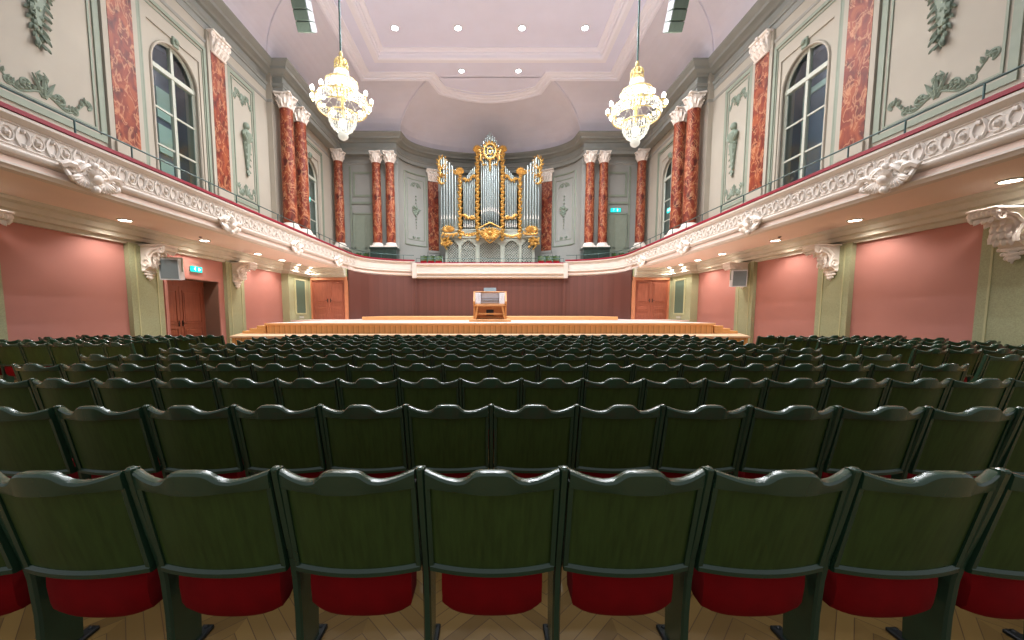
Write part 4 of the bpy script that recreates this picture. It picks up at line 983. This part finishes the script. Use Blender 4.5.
for s, y, z, zr in ((-1, 12.2, 2.9, .6), (1, 15.6, 2.92, .55)):
    t = thing('wall_loudspeaker', 'white loudspeaker with grey mesh front on a bracket, %s pilaster' % SIDE[s], 'loudspeaker', (s*10.35, y, z), -s*(-.9) if s < 0 else .9+PI*0)
    t.rotation_euler = (0, 0, -s*.3)
    b = B(); b.add([(-.27, -.16, -.34), (.27, -.16, -.34), (.27, .16, -.3), (-.27, .16, -.3), (-.27, -.22, .34), (.27, -.22, .34), (.27, .1, .32), (-.27, .1, .32)], [(3, 2, 1, 0), (4, 5, 6, 7), (0, 1, 5, 4), (1, 2, 6, 5), (2, 3, 7, 6), (3, 0, 4, 7)]); b.build('cabinet', 'spk', t)
    b = B(); b.add([(-.24, -.175, -.3), (.24, -.175, -.3), (.24, -.23, .3), (-.24, -.23, .3), (-.24, -.16, -.3), (.24, -.16, -.3), (.24, -.21, .3), (-.24, -.21, .3)], [(0, 1, 2, 3), (0, 4, 5, 1), (1, 5, 6, 2), (2, 6, 7, 3), (3, 7, 4, 0)]); b.build('mesh_front', 'mesh', t)
    b = B(); b.box(-.3, .3, -.04, .02, .36, .4)
    for q in (-1, 1): b.box(q*.29-.015, q*.29+.015, -.04, .02, -.05, .4)
    b.tube([(0, 0, .38), (0, .35, .42), (0, .6 if s < 0 else .6, .42)], .025, 6); b.build('mounting_yoke', 'white', t)

# exit signs
def exit_sign(loc, rz, w, h, lab):
    t = thing('exit_sign', lab, 'exit sign', loc, rz)
    b = B(); b.bbox(-w/2, w/2, -.03, .03, -h/2, h/2, .006); b.build('sign_box', 'exitg', t)
    b = B(); k = h*.9
    def at(px, pz): return (px, -.036, pz)
    def st_(P, r): b.tube([at(x, z) for x, z in P], r, 4, flat=.3)
    o = -w*.22                                       # running figure
    b.ball((o+.02*k/.2, -.036, .07*k/.2), .017*k/.2, 6, 4, (1, .2, 1)); q = k/.2
    st_([(o+.01*q, .045*q), (o-.005*q, .0)], .014*q); st_([(o-.005*q, .0), (o+.03*q, -.02*q), (o+.025*q, -.065*q)], .009*q); st_([(o-.005*q, .0), (o-.03*q, -.03*q), (o-.06*q, -.04*q)], .009*q); st_([(o+.01*q, .04*q), (o+.045*q, .02*q)], .007*q); st_([(o+.01*q, .04*q), (o-.03*q, .03*q), (o-.04*q, .0)], .007*q)
    o = w*.22                                        # doorway and arrow
    b.box(o-.055*q, o-.02*q, -.037, -.033, -.07*q, .07*q)
    st_([(o+.0*q, 0), (o+.06*q, 0)], .008*q); st_([(o+.035*q, .03*q), (o+.065*q, 0), (o+.035*q, -.03*q)], .008*q)
    b.build('pictogram', 'exitw', t)
exit_sign((-10.93, 13.95, 3.12), PI/2, .5, .2, 'green exit sign on the red wall above the left side door')
exit_sign((-10.66, 22.2, 8.2), PI/2, .6, .26, 'green exit sign high on the left wall by the rear window')
exit_sign((10.66, 22.5, 7.6), -PI/2, .6, .26, 'green exit sign high on the right wall by the rear window')
exit_sign((8.85, 26.72, 8.72), 0, .7, .26, 'green exit sign above the right balcony door')

# ------------------------------------------------------------------ balcony handrails
for s in (-1, 1):
    path = [(-8.56, Y0), (-8.56, 22.5)]+[(x-.06, y+.06) for x, y in PAR[4:]]
    t = thing('balcony_handrail', 'thin teal steel handrail on slim posts along the %s balcony' % SIDE[s], 'handrail', (0, 0, 5.1))
    b = B(); b.tube([(-s*x if s > 0 else x, y, .36) for x, y in path], .02, 6); b.build('top_bar', 'rail', t, True)
    ys = [4.3+1.22*k for k in range(15)]
    pts = [(-8.56, y) for y in ys]+[(-8.2, 24.3), (-7.3, 25.22), (-5.95, 25.82)]
    src = None
    for (x, y) in pts:
        if src is None:
            b = B(); b.tube([(0, 0, 0), (0, 0, .36)], .018, 6); b.lathe([(.05, 0), (.05, .02), (.02, .03)], 8); src = b.build('post', 'rail', t); src.location = (s*8.56, y, 0)
        else: c = src.copy(); COL.objects.link(c); c.parent = t; c.location = (-x*s if s > 0 else x, y, 0)
t = thing('balcony_handrail', 'thin dark handrail behind the parapet in front of the organ', 'handrail', (0, 0, 4.95))
b = B(); b.tube([(-5.1, 25.95, .3), (5.1, 25.95, .3)], .018, 6); b.build('top_bar', 'rail', t)
for k in range(9): b = B(); b.tube([(-5.1+10.2*k/8, 25.95, -.7), (-5.1+10.2*k/8, 25.95, .3)], .015, 6); b.build('post', 'rail', t)

# ------------------------------------------------------------------ lamps
def downlight(x, y, z, r, lab, grp, m, watts, col, spot):
    t = thing('downlight', lab, 'downlight', (x, y, z), 0, grp)
    b = B(); b.lathe([(r*.95, 0), (r*1.2, 0), (r*1.25, -.012), (r*1.0, -.03), (r*.95, -.02)], 18, caps=False); b.build('trim_ring', 'white', t, True)
    b = B(); b.lathe([(r*.5, -.012), (r*.97, -.014), (r*.97, -.02), (.01, -.03)], 18); b.build('lamp_disc', m, t)
    if watts:
        L = bpy.data.lights.new('downlight_lamp', 'SPOT'); L.energy = watts; L.color = col; L.spot_size = spot; L.spot_blend = .6; L.shadow_soft_size = r
        o = bpy.data.objects.new('downlight_lamp', L); COL.objects.link(o); o.parent = t; o.location = (0, 0, -.06)
CW, CC, CS = 950, (.92, .96, 1.0), math.radians(150)
names = ['far left', 'inner left', 'inner right', 'far right']
for j, y in enumerate((20.1, 16.4, 12.6, 8.8, 5.0)):
    for i, x in enumerate((-4.85, -1.63, 1.63, 4.85)):
        downlight(x, y, 16.0, .17, 'ceiling downlight, %s of four in the %s' % (names[i], ['row nearest the organ', 'second row from the organ', 'third row from the organ', 'fourth row from the organ', 'row nearest the camera'][j]), 'round downlights in the ceiling', 'lamp', (2000, 1500, 600, 220, 120)[j], CC, CS)
for i, x in enumerate((-1.67, 1.67)): downlight(x, 22.9, 15.66, .16, 'ceiling downlight in the apse bulge, %s one of the two' % ('left', 'right')[i], 'round downlights in the ceiling', 'lamp', 1300, CC, CS)
for s in (-1, 1):
    for k, y in enumerate((4.6, 7.5, 10.6, 13.5, 16.55, 18.45, 20.0, 21.3)):
        downlight(s*10.22, y, 4.1, .15, 'downlight in the %s balcony soffit, %s' % (SIDE[s], 'out of frame beside the camera' if k == 0 else ORD[k-1]+' from the camera end'), 'downlights under the balconies', 'lampw', 170, (1, .96, .91), math.radians(140))
for (x, y) in ((-1.6, 17.6), (1.6, 17.6), (-4.6, 22.2), (4.6, 22.2)): pass
for s in (-1, 1):
    b = B(); b.lathe([(.05, 0), (.05, -.02), (.03, -.035), (.005, -.04)], 10); o = b.build('smoke_detector', 'black'); o.location = (s*9.9, 12.9, 4.1)
    tag(o, 'small dark sensor on the %s balcony soffit' % SIDE[s], 'sensor')
    for (x, y, k) in ((3.1, 20.9-.1, 0), ): pass
for (x, y, z, l) in ((-1.1, 17.9, 16.0, 'small dark sensor on the ceiling, left of the two near the frame top'), (.1, 17.9, 16.0, 'small dark sensor on the ceiling, right of the two near the frame top')):
    b = B(); b.lathe([(.06, 0), (.06, -.03), (.03, -.05), (.005, -.06)], 10); o = b.build('ceiling_sensor', 'black'); o.location = (x, y, z); tag(o, l, 'sensor')
def point(x, y, z, w, col, r, nm='chandelier_light'):
    L = bpy.data.lights.new(nm, 'POINT'); L.energy = w; L.color = col; L.shadow_soft_size = r
    o = bpy.data.objects.new(nm, L); COL.objects.link(o); o.location = (x, y, z)
CH = 300
for (x, y, z) in ((-4.95, 13.0, 7.3), (5.05, 13.4, 7.25)):
    point(x, y, z+2.15, CH*.25, (1, .97, .93), .3)
    point(x, y, z+.2, CH*.25, (1, .97, .93), .3)
    for k in range(4): a = PI/4+k*PI/2; point(x+1.25*math.cos(a), y+1.25*math.sin(a), z+1.4, CH*.4, (1, .97, .93), .15)

# ------------------------------------------------------------------ seats
W = .54
def prof_z(u):                                       # top edge of the back: post shoulder, dip, stepped hump
    a = abs(u); K = [(0, .912), (.035, .911), (.055, .907), (.072, .898), (.083, .886), (.098, .873), (.125, .864), (.16, .865), (.2, .873), (.235, .884), (.26, .889)]
    for (x0, z0), (x1, z1) in zip(K, K[1:]):
        if a <= x1: return .03+z0+(z1-z0)*(a-x0)/(x1-x0)
    return K[-1][1]+.03
def plan_y(u, z=.9): return -(.036+.034*max(0, (z-.45)/.45))*(1-(u/.26)**2)+.012
def lean(z): return (.93-z)*.19
HB = .236
def backrest_mesh():
    b = B(); NU, NV = 20, 4
    us = [-HB+2*HB*i/NU for i in range(NU+1)]
    vs = []; fs = []
    for side in (0, 1):
        for j in range(NV+1):
            for u in us:
                zt = prof_z(u)-.04; z = .485+(zt-.485)*j/NV; y = plan_y(u, z)+lean(z)+(.004 if side == 0 else .022); vs.append((u, y, z))
    n = (NU+1)*(NV+1)
    for j in range(NV):
        for i in range(NU):
            a = j*(NU+1)+i; fs.append((a, a+1, a+NU+2, a+NU+1)); fs.append((n+a, n+a+NU+1, n+a+NU+2, n+a+1))
    b.add(vs, fs); return b
def rail_sweep(us, sec):
    b = B(); k = len(sec(us[0])); vs = []; fs = []
    for u in us: vs += sec(u)
    for i in range(len(us)-1):
        for j in range(k): fs.append((i*k+j, i*k+(j+1) % k, (i+1)*k+(j+1) % k, (i+1)*k+j))
    fs.append(tuple(range(k-1, -1, -1))); fs.append(tuple((len(us)-1)*k+j for j in range(k)))
    return b.add(vs, fs)
US = [-.25, -.235, -.215, -.19, -.165, -.145, -.13, -.115, -.105, -.097, -.09, -.083, -.076, -.067, -.055, -.035, -.018]; US = US+[0]+[-u for u in reversed(US)]
def top_sec(u):
    z = prof_z(u); y = plan_y(u, z)+lean(z); dz = z-(.848+.006*math.cos(u/.26*PI/2)**2)
    return [(u, y-.004, z-dz), (u, y-.010, z-.03), (u, y-.012, z-.012), (u, y-.006, z-.003), (u, y+.006, z), (u, y+.024, z-.002), (u, y+.032, z-.01), (u, y+.032, z-dz+.006)]
def bot_sec(u):
    z = .46+.006*(1-(u/.25)**2)*-1; y = plan_y(u, z)+lean(z)
    return [(u, y-.004, z), (u, y-.014, z+.004), (u, y-.016, z+.022), (u, y-.006, z+.034), (u, y+.004, z+.036), (u, y+.03, z+.036), (u, y+.03, z)]
def stile(q):
    b = B(); P = []
    for j in range(6):
        z = .48+(.87-.48)*j/5; y = plan_y(q*.236, z)+lean(z); P.append((y, z))
    poly = [(y-.006, z) for y, z in P]+[(y+.026, z) for y, z in reversed(P)]
    return b.prism(poly, q*.243-.009, q*.243+.009, 'x')
def cushion_mesh():
    b = B(); NU = 12; w = .207; rings = []
    secs = [(.53, .05, .10), (.50, .035, .145), (.45, .025, .16), (.36, .022, .16), (.28, .03, .15), (.245, .055, .13)]
    vs = []; fs = []
    for (z, a, c) in secs:
        for i in range(NU+1):
            u = -w+2*w*i/NU; e = 1-(abs(u)/w)**4; drop = .022*(u/w)**2*(1 if z < .37 else 0)+(0); inset = .02*(abs(u)/w)**6
            vs.append((u*(1-(.05 if z < .27 else 0)), .07+a+inset-.012*e, z+drop))
        for i in range(NU, -1, -1):
            u = -w+2*w*i/NU; e = 1-(abs(u)/w)**4; drop = .022*(u/w)**2*(1 if z < .37 else 0)
            vs.append((u*(1-(.05 if z < .27 else 0)), .07+c+.015*e, z+drop))
    k = 2*(NU+1)
    for r in range(len(secs)-1):
        for j in range(k): fs.append((r*k+j, r*k+(j+1) % k, (r+1)*k+(j+1) % k, (r+1)*k+j))
    fs.append(tuple(range(k))); fs.append(tuple((len(secs)-1)*k+j for j in range(k-1, -1, -1)))
    return b.add(vs, fs)
def side_mesh():
    b = B()
    back = [(-.002, .92), (.004, .89), (.03, .77), (.062, .63), (.092, .51), (.108, .41), (.118, .25), (.118, .1), (.112, .02)]
    front = [(.27, .02), (.275, .12), (.285, .26), (.285, .39), (.26, .46), (.2, .5), (.145, .55), (.11, .65), (.075, .78), (.05, .89), (.04, .915), (.02, .922)]
    w = .0165
    # upright bar: a bevelled band along the back edge, plus the thinner board in front
    n = len(back); vs = []; fs = []
    for (y, z) in back:
        vs += [(-w, y+.01, z), (-w*.6, y, z), (w*.6, y, z), (w, y+.01, z), (w, y+.04, z), (-w, y+.04, z)]
    for i in range(n-1):
        for j in range(6): fs.append((i*6+j, i*6+(j+1) % 6, i*6+6+(j+1) % 6, i*6+6+j))
    fs.append((5, 4, 3, 2, 1, 0)); fs.append(tuple((n-1)*6+j for j in range(6)))
    b.add(vs, fs)
    b.ball((0, .015, .918), .022, 8, 5, (.8, 1, .5))
    b.prism([(y+.02, z) for y, z in back]+front, -w*.7, w*.7, 'x')
    return b
SM = {}
def seat_proto():
    t = thing('theatre_seat', 'dark green seat', 'seat', (0, 0, 0))
    bk = backrest_mesh().build('backrest', 'panel', t, True)
    rail_sweep(US, top_sec).build('top_rail', 'seat', bk, True); rail_sweep([-.25+.05*i for i in range(11)], bot_sec).build('bottom_rail', 'seat', bk, True)
    for q in (-1, 1): stile(q).build('stile', 'seat', bk)
    b = cushion_mesh(); o = b.build('seat_cushion', 'velvet', t, True)
    b = B(); 
    for q in (-1, 1): b.tube([(q*.22, .2, .45), (q*.262, .2, .45)], .012, 6)
    b.build('pivot', 'foot', t)
    sd = side_mesh().build('side_standard', 'seat', t, False); sd.location = (-W/2, 0, 0)
    b = B(); b.bbox(-.026, .026, .1, .33, 0, .02, .004); b.ball((0, .31, .018), .012, 6, 4); b.build('foot_plate', 'foot', sd)
    return t
proto = seat_proto()
sd0 = [c for c in proto.children if c.name.startswith('side_standard')][0]
used = [False]; SEATS = []
def place(x, y, z, rz, label, grp, end):
    if not used[0]: o = proto; o.location = (x, y, z); o.rotation_euler = (0, 0, rz); o['label'] = label; used[0] = True
    else: o = dup(proto_src, (x, y, z), rz, label)
    o['group'] = grp
    return o
def add_end(o):
    c = sd0.copy(); COL.objects.link(c); c.parent = o; c.location = (W/2, 0, 0)
    for f in sd0.children: g = f.copy(); COL.objects.link(g); g.parent = c
proto_src = proto
RN = ['nearest row', 'second row from the camera', 'third row from the camera', 'fourth row from the camera', 'fifth row from the camera', 'sixth row from the camera', 'seventh row from the camera', 'third row before the stage', 'second row before the stage', 'row closest to the stage']
for r in range(10):
    y = 1.353+.93*r if r else 1.33; n = 21 if r % 2 == 0 else 20
    xs = [(i-(n-1)/2)*W+.008 for i in range(n)]; vis = []
    for x in xs:
        a = min(proj(x-W/2, y, .9)[0], proj(x-W/2, y+.1, .4)[0]); c = max(proj(x+W/2, y, .9)[0], proj(x+W/2, y+.1, .4)[0]); vis.append(c > 3 and a < 1021)
    i0, i1 = vis.index(True), n-1-vis[::-1].index(True)
    for i in range(max(0, i0-1), min(n, i1+2)):
        if i < i0: pos = 'beyond the left frame edge,'
        elif i > i1: pos = 'beyond the right frame edge,'
        else: pos = ORD[i-i0]+' from left in the'
        o = place(xs[i], y-(.004 if r == 0 else .006 if r == 1 else 0)*xs[i]**2, 0, 0, 'dark green seat, red cushion, %s %s' % (pos, RN[r]), 'centre block seats, '+RN[r], False)
        if i == min(n, i1+2)-1: add_end(o)
SEP = PI
for s, ys in ((-1, (7.15, 7.97, 8.79, 9.6)), (1, (5.05, 5.92, 6.79, 7.66, 8.53, 9.4))):
    for r, y in enumerate(ys):
        for k in range(7):
            x = s*((6.97 if s < 0 else 6.85)+W/2+W*k)
            u = proj(x-s*W/2, y, .9)[0]
            if not (-5 < u < 1029) and k > 0 and not (-60 < u < 1084): continue
            o = place(x, y, 0, 0, 'dark green seat, %s from the aisle in %s side block, %s row' % (ORD[k], SIDE[s], ['nearest', 'second', 'third', 'fourth', 'fifth', 'farthest'][r] if s > 0 else ['nearest', 'second', 'third', 'farthest'][r]), '%s side block seats' % SIDE[s], False)
            if (s < 0 and k == 0): add_end(o)
# choir seats on the balcony, facing the hall
for s in (-1, 1):
    b = B(); b.bbox(min(s*3.4, s*5.3), max(s*3.4, s*5.3), 26.5, 27.6, 4.28, 4.72, .01); tag(b.build('choir_riser', 'darkstone'), 'dark riser under the choir seats %s of the organ' % SIDE[s], 'riser')
    b = B(); b.bbox(min(s*8.3, s*9.55), max(s*8.3, s*9.55), 25.2, 26.2, 4.28, 4.72, .01); tag(b.build('choir_riser', 'darkstone'), 'dark riser under the seats by the %s balcony door' % SIDE[s], 'riser')
    for k in range(5):
        x, y = (s*(3.7+W*k), 27.2) if k < 3 else (s*(8.65+W*(k-3)), 26.0)
        o = place(x, y, 4.72, PI, 'dark choir seat on the balcony, %s, %s' % (SIDE[s]+' of the organ' if k < 3 else 'by the %s balcony door' % SIDE[s], ['nearest the organ', 'middle of three', 'farthest from the organ', 'inner one', 'outer one'][k]), 'choir seats on the balcony', False)

# ------------------------------------------------------------------ world and view
w = bpy.data.worlds.new('hall_fill_light'); sc.world = w; w.use_nodes = True
w.node_tree.nodes['Background'].inputs[0].default_value = (.93, .95, 1.0, 1); w.node_tree.nodes['Background'].inputs[1].default_value = .42  # added fill light, entering where the rear of the hall is missing
sc.view_settings.view_transform = 'Standard'; sc.view_settings.look = 'None'; sc.view_settings.exposure = 0.12; sc.view_settings.gamma = 1; sc.view_settings.use_curve_mapping = False
sc.cycles.max_bounces = 8; sc.cycles.diffuse_bounces = 5; sc.cycles.glossy_bounces = 3; sc.cycles.transparent_max_bounces = 8
sc.cycles.sample_clamp_indirect = 8; sc.cycles.use_denoising = True
